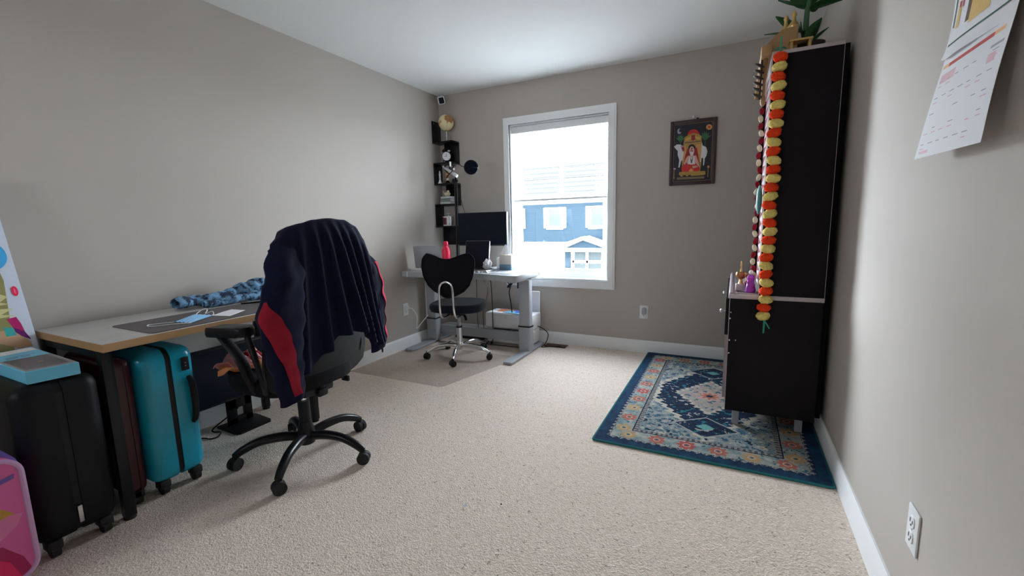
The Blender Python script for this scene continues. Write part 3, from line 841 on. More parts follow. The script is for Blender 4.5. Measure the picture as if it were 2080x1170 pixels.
decal('board_print', bvec(0, 0, .0222), (0, 1, 0), (-k1, 0, 1), [
    ('khaki', on_board([(.075, .0), (.055, .20), (.045, .30), (.06, .46), (.20, .50), (.55, .4), (.55, .0)])),
    ('khaki2', on_board([(.050, .205), (.075, .215), (.048, .235), (.07, .25), (.10, .24), (.10, .20)])),
    ('khaki2', on_board([(.040, .155), (.08, .165), (.042, .185), (.10, .19), (.12, .15)])),
    ('mag', on_board([(.042, .150), (.07, .145), (.06, .11), (.03, .085), (.034, .12)])),
    ('viol', on_board([(.06, .11), (.03, .085), (.018, .048), (.045, .07), (.06, .085)])),
    ('skin_p', on_board([(.065, .10), (.022, .04), (.02, .02), (.06, .02), (.12, .06), (.1, .1)])),
    ('tealp', on_board([(.056, .075), (.085, .075), (.085, .115), (.058, .105)])),
    ('sb', on_board(ell(.071, .405, .056, .062, 24))), ('black_plastic', on_board(ell(.071, .405, .03, .034, 18))),
    ('redp', on_board(ell(.0235, .255, .0095, .021, 18))), ('pk_mid', on_board(ell(.0235, .255, .002, .012, 12)))], ki)

# ------------------------------------------------------------------ swivel chairs
def star_base(t, offset, rad, mcol, mcast, hub_z, spoke_r, wheel=.027, under=.10):
    for k in range(5):
        a = math.radians(offset + 72 * k); c, s = math.cos(a), math.sin(a)
        bm = NB()
        P = [(c * r, s * r, z) for r, z in ((.022, hub_z), (rad * .35, hub_z + .012), (rad * .65, hub_z + .006), (rad * .88, hub_z - .022), (rad * 1.0, wheel * 2 + .008))]
        tube(bm, P, [spoke_r * 1.15, spoke_r * 1.1, spoke_r, spoke_r * .95, spoke_r * .8], 10, 6)
        sp = obj('base_spoke', bm, mcol, t, local=True)
        bm = NB(); b = a + .9 + k * 1.3; d = Vector((math.cos(b), math.sin(b), 0)); n = Vector((-d.y, d.x, 0)); o = Vector((c * rad, s * rad, wheel))
        cyl(bm, o + Vector((0, 0, wheel * .5)), o + Vector((0, 0, wheel + .018)), .009, n=10)
        for q in (-1, 1):
            t3 = bmesh.new(); cyl(t3, o + n * q * .004, o + n * q * .021, wheel, n=18); merge(bm, t3)
        ball(bm, o + Vector((0, 0, wheel * .45)), (.022, .022, wheel * .72), 12)
        obj('caster', bm, mcast, t, local=True)
oc = thing('office_chair', 'large black swivel office chair draped with navy jacket, facing the left desk', 'chair', (.856, 1.411, 0), PI / 2)
star_base(oc, 138, .322, 'black_metal', 'rubber', .115, .021, .030)
obj('hub', lathe(NB(), [(.036, .075), (.042, .085), (.042, .14), (.034, .165), (.030, .19)], n=20), 'black_metal', oc, local=True)
bm = NB(); cyl(bm, (0, 0, .16), (0, 0, .30), .028); obj('column_cover', bm, 'black_plastic', oc, local=True)
bm = NB(); cyl(bm, (0, 0, .29), (0, 0, .37), .016); obj('gas_lift', bm, 'chrome', oc, local=True)
obj('seat_mechanism', box(NB(), (-.085, -.13, .355), (.085, .13, .40), .012), 'black_metal', oc, local=True)
bm = NB(); tube(bm, [(.08, -.06, .375), (.17, -.07, .372), (.20, -.075, .365)], .006, 8); t3 = bmesh.new(); box(t3, (.195, -.105, .345), (.212, -.055, .375), .006, 2); merge(bm, t3)
obj('lever', bm, 'black_plastic', oc, local=True)
def seat_shape(w, dep, z0, z1, cy, dish=.012, taper=.08):
    n = 28; t = bmesh.new(); rings = []
    def ol(s, z, e=3.2):
        r = []
        for k in range(n):
            a = 2 * PI * k / n; ca, sa = math.cos(a), math.sin(a)
            x = abs(ca) ** (2 / e) * math.copysign(1, ca) * w / 2 * s; y = abs(sa) ** (2 / e) * math.copysign(1, sa) * dep / 2 * s
            x *= 1 - taper * (y / dep); r.append(t.verts.new((x, cy + y, z)))
        return r
    zm_ = (z0 + z1) / 2
    for s, z in ((.86, z0), (.96, z0 + .008), (1, zm_), (.985, z1 - .012), (.93, z1 - .002), (.78, z1 - dish * .5), (.4, z1 - dish), (.05, z1 - dish)): rings.append(ol(s, z))
    for A, B in zip(rings, rings[1:]):
        for k in range(n): t.faces.new((A[k], A[(k + 1) % n], B[(k + 1) % n], B[k]))
    t.faces.new(rings[0][::-1]); t.faces.new(rings[-1])
    return t
obj('seat', merge(NB(), seat_shape(.50, .50, .40, .490, .065)), 'black_fabric', oc, local=True)
def back_pt(u, v):      # shell of the backrest, local coords; u across, v up
    x = (u - .5) * 2; h = .405 + .65 * v
    wv = interp([(0, .235), (.05, .275), (.18, .288), (.5, .272), (.8, .235), (1, .19)], v)
    y = -.160 - .02 * v + .035 * x * x - .010 * math.sin(v * 5.2)
    return Vector((.018 + x * wv, y, h + .035 * (1 - x * x) * v * .6 + .022 * x * x * (1 - v)))
obj('backrest', sheet(NB(), back_pt, 18, 22, thick=.035), 'shell', oc, local=True)
bm = NB(); box(bm, (-.025, -.155, .345), (.03, -.10, .385), .01); tube(bm, [(0, -.12, .36), (.01, -.132, .42), (.015, -.128, .62), (.018, -.128, .85)], [.022, .018, .012, .010], 10, 5)
obj('back_support', bm, 'black_plastic', oc, local=True)
def head_pt(u, v):
    x = (u - .5) * 2; return Vector((.018 + x * .145 * (1 - .25 * v * v), -.180 + .03 * x * x, 1.040 + .105 * v - .018 * x * x * v))
obj('headrest', sheet(NB(), head_pt, 12, 8, thick=.03), 'shell', oc, local=True)
for s in (-1, 1):
    xx = .008 + s * (.305 if s < 0 else .262)
    bm = NB(); t3 = bmesh.new()
    prism(t3, [(p[0], p[1]) for p in rrect(.082, .275, .036, 6, xx, .035)], 'z', .702, .744, .012, 3)
    for v in t3.verts: v.co.z += -.02 * max(0, (v.co.y - .04) / .14) ** 2 + .006 * (v.co.y < -.06)
    merge(bm, t3)
    ar = obj('armrest', bm, 'black_plastic', oc, local=True)
    bm = NB()
    tube(bm, [(xx, .13, .712), (xx, .06, .665), (xx, -.02, .60), (xx - s * .02, -.03, .52), (xx - s * .075, .0, .425), (xx - s * .15, .02, .395)], [.020, .024, .026, .024, .022, .020], 10, 5, flat=.6)
    tube(bm, [(xx, -.085, .715), (xx, -.105, .66), (xx, -.135, .58), (xx - s * .02, -.13, .50), (xx - s * .075, -.06, .425)], [.013, .013, .012, .013, .016], 10, 5)
    obj('arm_support', bm, 'black_plastic', ar, local=True)

# cloth on the seat
def rag(cx, cy, lx, ly, z, amp, seed, rot):
    cr, sr = math.cos(rot), math.sin(rot)
    def f(u, v):
        a, b = (u - .5) * lx, (v - .5) * ly
        h = amp * (noise.noise(Vector((a * 22 + seed, b * 22, 0))) + .6) * max(0, 1 - (2 * u - 1) ** 4) + amp * .5 * math.sin(b * 90 + a * 30)
        return Vector((cx + a * cr - b * sr, cy + a * sr + b * cr, max(z + .002, z + h)))
    return f
cl = thing('folded_cloth', 'crumpled pink and apricot cloth lying on the black office chair seat', 'cloth', (.65, 1.28, .492))
obj('pink_fold', sheet(NB(), rag(.625, 1.29, .20, .20, .497, .045, 5, .5), 18, 18, thick=.004), 'pink_cloth', cl)
obj('apricot_fold', sheet(NB(), rag(.685, 1.235, .20, .10, .493, .03, 2, 1.0), 18, 12, thick=.004), 'orange_cloth', cl)
obj('crimson_fold', sheet(NB(), rag(.62, 1.33, .10, .10, .520, .03, 8, .2), 12, 12, thick=.004), 'red_cloth', cl)

# jacket draped over the chair back
jk = thing('jacket', 'navy fleece jacket with crimson sleeve stripes draped over the office chair back', 'jacket', (1.10, 1.43, .41))
ztop = [(1.10, .95), (1.14, 1.03), (1.18, 1.075), (1.225, 1.125), (1.27, 1.168), (1.34, 1.182), (1.40, 1.196), (1.50, 1.203), (1.58, 1.195), (1.64, 1.165), (1.69, 1.105), (1.73, 1.03), (1.775, .94)]
zhem = [(1.10, .55), (1.18, .50), (1.25, .52), (1.32, .55), (1.40, .60), (1.47, .645), (1.54, .655), (1.60, .64), (1.635, .60), (1.68, .555), (1.73, .545), (1.775, .56)]
RIDGES = ((1.215, -.06, .030, .7), (1.300, -.04, .022, .6), (1.385, .02, .018, .8), (1.455, .07, .020, 1.0), (1.520, .115, .017, 1.15), (1.575, .125, .015, .9), (1.630, .11, .020, 1.0), (1.69, .08, .022, .8))
def jbody(u, v):
    y0 = 1.175 + u * .585
    vv = v * 1.09 - .09                                    # <0: over the front of the chair
    a = abs(vv); zt, zh = interp(ztop, y0), interp(zhem, y0)
    yy = 1.43 + (y0 - 1.43) * (1 + .03 * max(vv, 0))
    if vv >= 0:
        z = zt - (zt - zh) * vv
        rd = sum(am * math.exp(-((y0 - c - sl_ * (vv - .3)) / w) ** 2) for c, sl_, w, am in RIDGES)
        x = 1.078 + .022 * min(1, vv * 9) + .030 * vv + (.020 + .034 * vv) * rd * min(1, vv * 4) - .35 * max(0, abs(y0 - 1.43) - .22) ** 1.3
    else:
        z = zt - .5 * a * a - .25 * a
        wr_ = max(0.0, 1 - max(0, abs(y0 - 1.43) - .12) / .13)
        x = 1.078 - (.07 * min(1, a * 14) + .25 * a) * wr_ - .35 * max(0, abs(y0 - 1.43) - .22) ** 1.3
        z += .5 * a * max(0, abs(y0 - 1.43) - .15)
    z += .006 * noise.noise(Vector((y0 * 14, vv * 8, 2)))
    k = .985 - .02 * max(vv, 0)
    return Vector((x, yy * k, 1.156 + (z - .010 - 1.156) * k))
obj('jacket_body', sheet(NB(), jbody, 110, 64, thick=.006), 'navy', jk, sharp=70)
def sleeve(tab, xc, tx):
    def row(v):
        z = tab[0][2] + (tab[-1][2] - tab[0][2]) * v
        zs_ = [-q[2] for q in tab]
        return interp([(-q[2], q[0]) for q in tab], -z), interp([(-q[2], q[1]) for q in tab], -z), z
    def f(u, v, o=0.0):
        yl, yr, z = row(v); a = u * 2 * PI; hw = (yr - yl) / 2; tk = tx * (.75 + .5 * math.sin(PI * min(1, v * 1.2)))
        wr = .010 * noise.noise(Vector((math.cos(a) * 1.5, math.sin(a) * 1.5, z * 9))) + .004 * math.sin(z * 60 + a)
        return Vector((xc - .05 * max(0, 1 - v * 4) + .045 * v + (tk + o + wr) * math.sin(a), ((yl + yr) / 2 + (hw + o + wr) * math.cos(a)) * (.98 - .035 * v), 1.156 + (z + .012 * math.cos(a) * v - 1.156) * (.98 - .035 * v)))
    return f
sl = [(1.250, 1.31, 1.125), (1.190, 1.315, 1.085), (1.140, 1.31, .99), (1.082, 1.295, .80), (1.098, 1.285, .66), (1.125, 1.275, .52), (1.152, 1.262, .408)]
fl_ = sleeve(sl, 1.108, .040)
s1_ = obj('sleeve', sheet(NB(), fl_, 36, 40, closed=True), 'navy', jk, sharp=80)
def stripe(f, lo, hi, v0, v1, th=.003):
    def g(u, v):
        w = v0 + (v1 - v0) * v; a, b = interp(lo, v), interp(hi, v); fr = a + (b - a) * u
        return f(math.acos(max(-1, min(1, 2 * fr - 1))) / (2 * PI), w, th)
    return g
obj('sleeve_stripe', sheet(NB(), stripe(fl_, [(0, .02), (.2, .01), (.4, .10), (.7, .30), (1, .42)], [(0, .06), (.2, .38), (.4, .52), (.7, .62), (1, .72)], .36, .96), 12, 30), 'red_cloth', s1_, sharp=80)
sr_ = [(1.62, 1.72, 1.06), (1.665, 1.782, .96), (1.675, 1.812, .84), (1.685, 1.822, .70), (1.70, 1.832, .58), (1.715, 1.822, .492)]
fr_ = sleeve(sr_, 1.085, .030)
s2_ = obj('sleeve', sheet(NB(), fr_, 36, 40, closed=True), 'navy', jk, sharp=80)
M['lit_red_cloth'] = mat('window_lit_red_cloth', srgb(214, 36, 78), .85, spec=.2)  # same red stripe cloth with the window light put into its colour
obj('sleeve_stripe', sheet(NB(), stripe(fr_, [(0, .80), (1, .84)], [(0, 1.0), (1, 1.0)], .16, .93), 8, 30), 'lit_red_cloth', s2_, sharp=80)
obj('drawstring', tube(NB(), [(1.10, 1.69, .56), (1.11, 1.705, .525), (1.105, 1.722, .512), (1.10, 1.728, .488)], [.005, .006, .006, .003], 8, 5), 'black_fabric', jk)

# task chair at the window desk
tc = thing('task_chair', 'small armless task chair with black padded back and chrome base at window desk', 'chair', (.636, 3.158, 0.0025), math.radians(14))
star_base(tc, 205, .288, 'chrome', 'rubber', .100, .014, .026)
obj('hub', lathe(NB(), [(.022, .065), (.027, .08), (.027, .125), (.024, .15)], n=18), 'chrome', tc, local=True)
obj('column_cover', cyl(NB(), (0, 0, .14), (0, 0, .27), .025), 'silver', tc, local=True)
bm = NB(); cyl(bm, (0, 0, .26), (0, 0, .40), .0145); obj('gas_lift', bm, 'grey_metal', tc, local=True)
bm = NB(); cyl(bm, (0, 0, .262), (0, 0, .276), .027); box(bm, (-.07, -.09, .385), (.07, .08, .405), .006); tube(bm, [(.05, -.02, .385), (.075, -.04, .36), (.08, -.045, .335)], .012, 8)
obj('seat_plate', bm, 'black_metal', tc, local=True)
M['seat_blue'] = mat('blue_black_fabric', (.006, .009, .017), .8, var=.2, vs=80, spec=.2, sheen=.1)
obj('seat', merge(NB(), seat_shape(.47, .44, .415, .490, .02, taper=.05)), 'seat_blue', tc, local=True)
def tback(u, v, o=0):
    x = (u - .5) * 2
    hw = interp([(0, .075), (.08, .125), (.25, .178), (.5, .212), (.75, .226), (.92, .222), (1, .205)], v)
    ztop_ = .875 + .045 * (1 - math.cos(PI * min(1, abs(x) * 1.12))) / 2 - .02 * max(0, abs(x) - .9) * 10
    zb_ = .565 + .02 * x * x
    z = zb_ + (ztop_ - zb_) * v
    return Vector((x * hw, -.235 + .05 * x * x * .8 - .02 * math.sin(PI * v) + o, z))
obj('backrest', sheet(NB(), tback, 24, 20, thick=.036), 'black_fabric', tc, local=True)
bm = NB(); rim = [tback(0, i / 12, -.006) for i in range(13)] + [tback(i / 16, 1, -.006) for i in range(1, 17)] + [tback(1, 1 - i / 12, -.006) for i in range(1, 13)] + [tback(1 - i / 8, 0, -.006) for i in range(1, 9)]
tube(bm, rim, .005, 6); obj('back_piping', bm, 'black_fabric', tc, local=True)
bm = NB(); P = [(-.052, -.03, .398), (-.058, -.15, .385), (-.060, -.235, .40), (-.060, -.268, .45), (-.058, -.278, .55), (-.056, -.278, .64), (-.040, -.275, .680), (0, -.274, .697), (.040, -.275, .680), (.056, -.278, .64), (.058, -.278, .55), (.060, -.268, .45), (.060, -.235, .40), (.058, -.15, .385), (.052, -.03, .398)]
tube(bm, P, .0095, 10, 5); obj('back_bar', bm, 'chrome', tc, local=True)

# clear chair mat
bm = NB(); prism(bm, [(.03, 2.47), (.90, 2.47), (.93, 2.50), (1.08, 3.10), (1.08, 3.34), (.04, 3.34)], 'z', .0003, .0022)
tag(obj('chair_mat', bm, 'film'), 'clear plastic chair mat on carpet under the task chair', 'chair mat')

# ------------------------------------------------------------------ window desk
wd = thing('standing_desk', 'grey height-adjustable desk with pale top in the corner by the window', 'desk', (.64, 3.45, 0))
front = [(.05, 3.135), (.25, 3.138), (.45, 3.155), (.65, 3.180), (.82, 3.183), (.96, 3.155), (1.08, 3.118), (1.17, 3.100), (1.205, 3.108), (1.222, 3.135)]
bm = NB(); prism(bm, [(.045, 3.74)] + front + [(1.222, 3.70), (1.205, 3.735), (1.19, 3.74)], 'z', .692, .740, .003, 2)
obj('desktop', bm, 'grey_top', wd)
obj('seam_strip', box(NB(), (.108, 3.131, .693), (.116, 3.14, .739)), 'white', wd)
obj('side_slot', box(NB(), (1.2215, 3.57, .700), (1.2235, 3.58, .728)), 'black_plastic', wd)
for x0, nm in ((.045, 'l'), (1.060, 'r')):
    c = obj('column', prism(NB(), rrect(.105, .075, .014, 4, x0 + .0575, 3.505), 'z', .23, .66), 'grey_metal', wd)
    obj('column_sleeve', prism(NB(), rrect(.118, .088, .016, 4, x0 + .0575, 3.505), 'z', .022, .245, .002, 1), 'grey_metal', c)
    obj('glide_collar', prism(NB(), rrect(.121, .091, .017, 4, x0 + .0575, 3.505), 'z', .236, .246), 'black_plastic', c)
    obj('foot', prism(NB(), rrect(.088, .70, .018, 4, x0 + .0685 if nm == 'r' else x0 + .057, 3.455), 'z', .003, .024, .004, 2), 'grey_metal', wd)
obj('cross_beam', box(NB(), (.15, 3.545, .075), (1.07, 3.575, .165), .003), 'grey_metal', wd)
bm = NB(); box(bm, (.10, 3.46, .655), (1.16, 3.55, .692), .003); box(bm, (.06, 3.22, .665), (.12, 3.70, .692), .003); box(bm, (1.10, 3.22, .665), (1.16, 3.70, .692), .003)
obj('support_frame', bm, 'grey_metal', wd)
obj('control_box', box(NB(), (.99, 3.60, .56), (1.10, 3.66, .69), .005), 'black_plastic', wd)

# monitor
mn = thing('computer_monitor', 'wide black computer monitor on the desk beside the window', 'monitor', (.615, 3.65, .7405))
obj('stand_base', prism(NB(), rrect(.22, .16, .02, 4, .615, 3.64), 'z', .7405, .752, .002, 1), 'black_plastic', mn)
obj('stand_neck', box(NB(), (.585, 3.675, .75), (.645, 3.70, 1.15), .005), 'black_plastic', mn)
hd = obj('housing', box(NB(), (.338, 3.648, .948), (.872, 3.682, 1.262), .004), 'black_plastic', mn)
obj('screen', box(NB(), (.345, 3.6465, .962), (.865, 3.649, 1.256)), 'screen', mn)
# laptop with dark screen standing in front
lp = thing('laptop', 'open laptop with black screen and silver edge in front of the wide monitor', 'laptop', (.66, 3.43, .7405))
obj('base', prism(NB(), rrect(.33, .20, .012, 4, .69, 3.375), 'z', .7405, .7545, .003, 2), 'silver', lp)
obj('keyboard', box(NB(), (.55, 3.355, .7545), (.83, 3.455, .7562)), 'black_plastic', lp)
Ml = Matrix.Translation(Vector((.64, 3.475, .752))) @ Matrix.Rotation(-.16, 4, 'X')
obj('lid', prism(NB(), rrect(.256, .252, .008, 4, 0, .126), 'y', -.001, .007, .001, 1, Mx=Ml), 'silver', lp)
obj('display', box(NB(), (-.126, -.0018, .002), (.122, -.0008, .250), 0, Mx=Ml), 'screen', lp)
# silver laptop at the left
l2 = thing('laptop', 'silver laptop turned away behind the task chair near the left wall', 'laptop', (.21, 3.33, .7405))
M2 = Matrix.Translation(Vector((.215, 3.325, .752))) @ Matrix.Rotation(.05, 4, 'Z') @ Matrix.Rotation(.12, 4, 'X')
M['lidsilver'] = mat('glossy_silver_lid', srgb(196, 200, 208), .22, .65)
obj('lid', prism(NB(), rrect(.300, .212, .010, 4, 0, .106), 'y', -.004, .004, .001, 1, Mx=M2), 'lidsilver', l2)
obj('base', prism(NB(), rrect(.30, .20, .012, 4, .215, 3.425), 'z', .7405, .754, .003, 2), 'silver', l2)
bm = NB(); prism(bm, rrect(.13, .055, .01, 4, .135, 3.255), 'z', .7405, .759, .004, 2)
tag(obj('white_gadget', bm, 'white'), 'slim white gadget lying on the desk in front of silver laptop', 'gadget')
bm = NB(); box(bm, (.235, 3.268, .7405), (.30, 3.296, .83), .004); box(bm, (.205, 3.262, .83), (.30, 3.30, .872), .006)
tag(obj('web_camera', bm, 'black_plastic'), 'small black camera-like gadget just behind the task chair back', 'gadget')
bm = NB(); ball(bm, (.44, 3.44, .757), (.034, .052, .0165), 16)
for v in bm.verts: v.co.z = max(v.co.z, .7405)
tag(obj('computer_mouse', bm, 'black_plastic'), 'black mouse beside the coral red bottle', 'mouse')
bt = thing('water_bottle', 'coral red metal water bottle on the window desk', 'bottle', (.454, 3.270, .7406))
obj('bottle_body', lathe(NB(), [(.030, 0), (.0360, .004), (.0372, .02), (.0372, .178), (.035, .192), (.029, .207), (.0215, .218), (.0195, .224), (.0195, .230)], (.454, 3.270, .7406), 28), 'bottle', bt)
obj('bottle_cap', lathe(NB(), [(.0205, .226), (.0215, .229), (.0215, .256), (.018, .264), (.008, .267)], (.454, 3.270, .7406), 24), 'bottle', bt)
# papers / small clutter right of laptop
tb = thing('tissue_box', 'beige and blue tissue box with a white tissue sticking out by the window', 'tissue box', (.93, 3.55, .7405))
obj('box_base', box(NB(), (.872, 3.49, .7405), (.992, 3.61, .790), .003), 'steel_blue', tb)
obj('box_top', box(NB(), (.8725, 3.4905, .790), (.9915, 3.6095, .875), .003), 'beige_card', tb)
def tis(u, v):
    a = u * 2 * PI; r = .035 * (1 - v) ** .7 + .004; return Vector((.905 + .02 * v - .012 + r * math.cos(a) * (1 + .3 * math.sin(3 * a)), 3.54 + r * .5 * math.sin(a), .873 + .085 * v + .01 * math.sin(2 * a) * v))
obj('tissue', sheet(NB(), tis, 20, 8, closed=True), 'paper', tb)
cb = NB()
t3 = bmesh.new(); bmesh.ops.create_icosphere(t3, subdivisions=3, radius=1)
for v in t3.verts:
    q = v.co.copy(); k = 1 + .35 * noise.noise(q * 2.2) + .12 * noise.noise(q * 6); v.co = Vector((.800 + q.x * .040 * k, 3.40 + q.y * .036 * k, max(.7565, .792 + q.z * .052 * k)))
merge(cb, t3)
tag(obj('crumpled_tissue', cb, 'paper', sharp=25), 'crumpled white tissue beside the black laptop screen', 'tissue')
bm = NB(); box(bm, (.79, 3.585, .7405), (.862, 3.64, .842), .006); tube(bm, [(.845, 3.60, .842), (.848, 3.60, .856)], .010, 10)
tag(obj('white_charger', bm, 'white'), 'white upright box between crumpled tissue and tissue box', 'box')
bm = NB(); prism(bm, rrect(.24, .17, .01, 3, 1.01, 3.30), 'z', .7405, .7425)
tag(obj('grey_folder', bm, 'grey_metal'), 'thin grey folder near the right end of the window desk', 'folder')
bm = NB()
for i, (a, b, r) in enumerate(((.80, 3.235, .012), (.835, 3.225, .010), (.875, 3.245, .011), (.76, 3.23, .009))): ball(bm, (a, b, .7405 + r * .7), (r * 1.3, r, r * .7), 10)
tag(obj('small_coins', bm, 'silver', sharp=60), 'few small shiny trinkets on the front edge of the window desk', 'trinkets')['kind'] = 'stuff'

# microphone on boom arm with pop filter
ma = thing('microphone_arm', 'black boom arm with silver microphone and round pop filter in the corner', 'microphone', (.29, 3.70, .7405))
bm = NB(); cyl(bm, (.29, 3.70, .7405), (.29, 3.70, .775), .022); box(bm, (.265, 3.675, .7405), (.315, 3.735, .752), .003)
obj('clamp', bm, 'black_metal', ma)
bm = NB(); tube(bm, [(.286, 3.70, .77), (.290, 3.70, 1.2), (.292, 3.70, 1.57)], .011, 10); tube(bm, [(.310, 3.70, .80), (.312, 3.70, 1.55)], .004, 8)
obj('lower_arm', bm, 'black_metal', ma)
bm = NB(); cyl(bm, (.292, 3.68, 1.575), (.292, 3.72, 1.575), .020); tube(bm, [(.292, 3.70, 1.575), (.36, 3.62, 1.60), (.345, 3.58, 1.63)], .010, 10); tube(bm, [(.25, 3.62, 1.60), (.35, 3.62, 1.715), (.37, 3.60, 1.70)], .006, 8)
obj('upper_arm', bm, 'black_metal', ma)
mc = obj('microphone_body', tube(NB(), [(.265, 3.55, 1.698), (.30, 3.55, 1.675), (.385, 3.55, 1.618)], [.010, .014, .015], 14), 'silver', ma)
obj('microphone_tip', tube(NB(), [(.382, 3.55, 1.620), (.418, 3.55, 1.598)], [.017, .015], 14), 'white', mc)
bm = NB()
for k in range(8):
    a = k * PI / 4
    tube(bm, [(.33 + .048 * math.cos(a), 3.555 + .02 * math.sin(a * 2), 1.668 + .045 * math.sin(a)), (.33 + .048 * math.cos(a + PI / 4), 3.555 + .02 * math.sin(a * 2 + PI / 2), 1.668 + .045 * math.sin(a + PI / 4))], .005, 6)
tube(bm, [(.345, 3.58, 1.63), (.335, 3.57, 1.665), (.33, 3.555, 1.713)], .009, 8)
sm = obj('shock_mount', bm, 'black_metal', ma)
bm = NB(); box(bm, (.342, 3.54, 1.69), (.356, 3.552, 1.735), .003); box(bm, (.378, 3.54, 1.655), (.392, 3.552, 1.675), .003)
obj('mount_clip', bm, 'white', sm)
obj('gooseneck', tube(NB(), [(.345, 3.58, 1.715), (.42, 3.54, 1.715), (.50, 3.515, 1.678), (.555, 3.505, 1.660)], .0035, 8, 6), 'black_metal', ma)
nr = Vector((.50, -.86, -.05)).normalized(); Mq = Matrix.Translation(Vector((.604, 3.50, 1.660))) @ nr.to_track_quat('Z', 'Y').to_matrix().to_4x4()
pf = obj('pop_filter', lathe(NB(), [(.001, -.003), (.056, -.004), (.059, 0), (.056, .004), (.001, .003)], n=32, Mx=Mq), 'screen', ma)
bm = NB(); tube(bm, [Mq @ Vector((.060 * math.cos(a), .060 * math.sin(a), 0)) for a in [2 * PI * i / 32 for i in range(33)]], .0055, 8); tube(bm, [(.625, 3.50, 1.66), (.655, 3.48, 1.652), (.690, 3.47, 1.645)], .0045, 8)
obj('filter_rim', bm, 'black_metal', pf)
bm = NB(); tube(bm, [(.318, 3.695, 1.56), (.345, 3.70, 1.42), (.38, 3.715, 1.27), (.405, 3.725, 1.18), (.41, 3.73, 1.0), (.40, 3.72, .80), (.39, 3.72, .748)], .0022, 6, 6); ball(bm, (.402, 3.722, 1.195), (.007, .007, .012), 8)
obj('microphone_cable', bm, 'black_plastic', ma)

# corner zigzag shelf
zs_ = thing('corner_shelf', 'black zigzag shelf climbing the back left wall corner', 'shelf', (.08, 3.83, .94))
tk = .014; YD, XD = 3.757, .232
tiers = [1.973, 1.770, 1.566, 1.360, 1.140]
for z in tiers: obj('shelf_board', box(NB(), (.001, YD, z - tk), (XD, D - .001, z), .001), 'black_metal', zs_)
for lo, hi, left in ((1.973, 2.176, True), (1.770, 1.959, False), (1.566, 1.756, True), (1.360, 1.552, False), (1.140, 1.346, True), (.945, 1.126, False)):
    b_ = box(NB(), (.001, YD, lo), (.001 + tk, D - .001, hi), .001) if left else box(NB(), (.001 if lo < 1 else .06, D - .001 - tk, lo), (XD if lo > 1 else .262, D - .001, hi), .001)
    obj('side_board', b_, 'black_metal', zs_)
obj('screw_cap', cyl(NB(), (.0148, 3.775, 2.155), (.0165, 3.775, 2.155), .005, n=10), 'silver', zs_)
gl = thing('globe', 'small antique-coloured globe on the top tier of the corner shelf', 'globe', (.136, 3.815, 1.9735))
obj('globe_base', lathe(NB(), [(.038, 0), (.040, .004), (.034, .010), (.010, .014), (.006, .018)], (.136, 3.815, 1.9735), 24), 'silver', gl)
obj('globe_stem', cyl(NB(), (.136, 3.815, 1.985), (.136, 3.815, 2.085), .0055, n=10), 'silver', gl)
bm = NB(); t3 = bmesh.new(); bmesh.ops.create_uvsphere(t3, u_segments=40, v_segments=24, radius=.076); merge(bm, t3, Matrix.Translation(Vector((.140, 3.810, 2.156))))
obj('globe_ball', bm, 'globe', gl)
bm = NB(); tube(bm, [Vector((.140 + .080 * math.cos(a) * .8, 3.810 + .080 * math.cos(a) * .6, 2.156 + .080 * math.sin(a))) for a in [-1.9 + i * .16 for i in range(20)]], .003, 6); ball(bm, (.150, 3.80, 2.080), .010, 10)
obj('globe_meridian', bm, 'gold', gl)
ac = thing('alarm_clock', 'black twin-bell alarm clock with white face on the corner shelf', 'clock', (.135, 3.80, 1.7705))
dr = Vector((.55, -.83, .0)).normalized(); Mc = Matrix.Translation(Vector((.135, 3.80, 1.830))) @ dr.to_track_quat('Z', 'Y').to_matrix().to_4x4()
obj('clock_case', lathe(NB(), [(.030, -.022), (.044, -.016), (.047, 0), (.047, .012), (.043, .014)], n=28, Mx=Mc), 'black_metal', ac)
fc = obj('clock_face', lathe(NB(), [(.001, .0145), (.042, .0145), (.042, .0155), (.001, .0156)], n=28, Mx=Mc), 'paper', ac)
bm = NB(); box(bm, (-.002, -.003, .0158), (.001, .024, .0165), Mx=Mc); box(bm, (-.018, -.002, .0158), (.002, .001, .0165), Mx=Mc)
for k in range(12): box(bm, (-.0012, .034, .0157), (.0012, .040, .0162), Mx=Mc @ Matrix.Rotation(k * PI / 6, 4, 'Z'))
obj('clock_hands', bm, 'black_metal', fc)
for s in (-1, 1): obj('bell', ball(NB(), (s * .026, .053, 0), (.017, .013, .017), 14, Mx=Mc), 'silver' if s > 0 else 'black_metal', ac)
bm = NB(); tube(bm, [(-.030, .062, 0), (-.018, .076, 0), (.018, .076, 0), (.030, .062, 0)], .003, 8, 4, Mx=Mc); obj('clock_handle', bm, 'black_metal', ac)
bm = NB()
for s in (-1, 1): tube(bm, [(s * .026, -.036, 0), (s * .034, -.0555, 0)], .004, 8, Mx=Mc)
obj('clock_feet', bm, 'black_metal', ac)
bm = NB(); lathe(bm, [(.022, 0), (.023, .006), (.017, .016), (.010, .040), (.007, .052), (.012, .060), (.008, .068), (.010, .085), (.012, .098), (.007, .104), (.009, .115), (.004, .124), (.002, .130)], (.045, 3.80, 1.5666), 18)
tag(obj('white_figurine', bm, 'white'), 'slim white turned figurine on the third tier of the corner shelf', 'figurine')
wf = thing('wooden_figurine', 'light wooden figurine with white tip beside the slim white figurine', 'figurine', (.132, 3.81, 1.566))
obj('figurine_base', lathe(NB(), [(.024, 0), (.026, .006), (.016, .022), (.014, .028)], (.132, 3.81, 1.5666), 16), 'black_plastic', wf)
obj('figurine_foot', lathe(NB(), [(.010, .026), (.013, .036), (.011, .052)], (.132, 3.81, 1.5666), 14), 'white', wf)
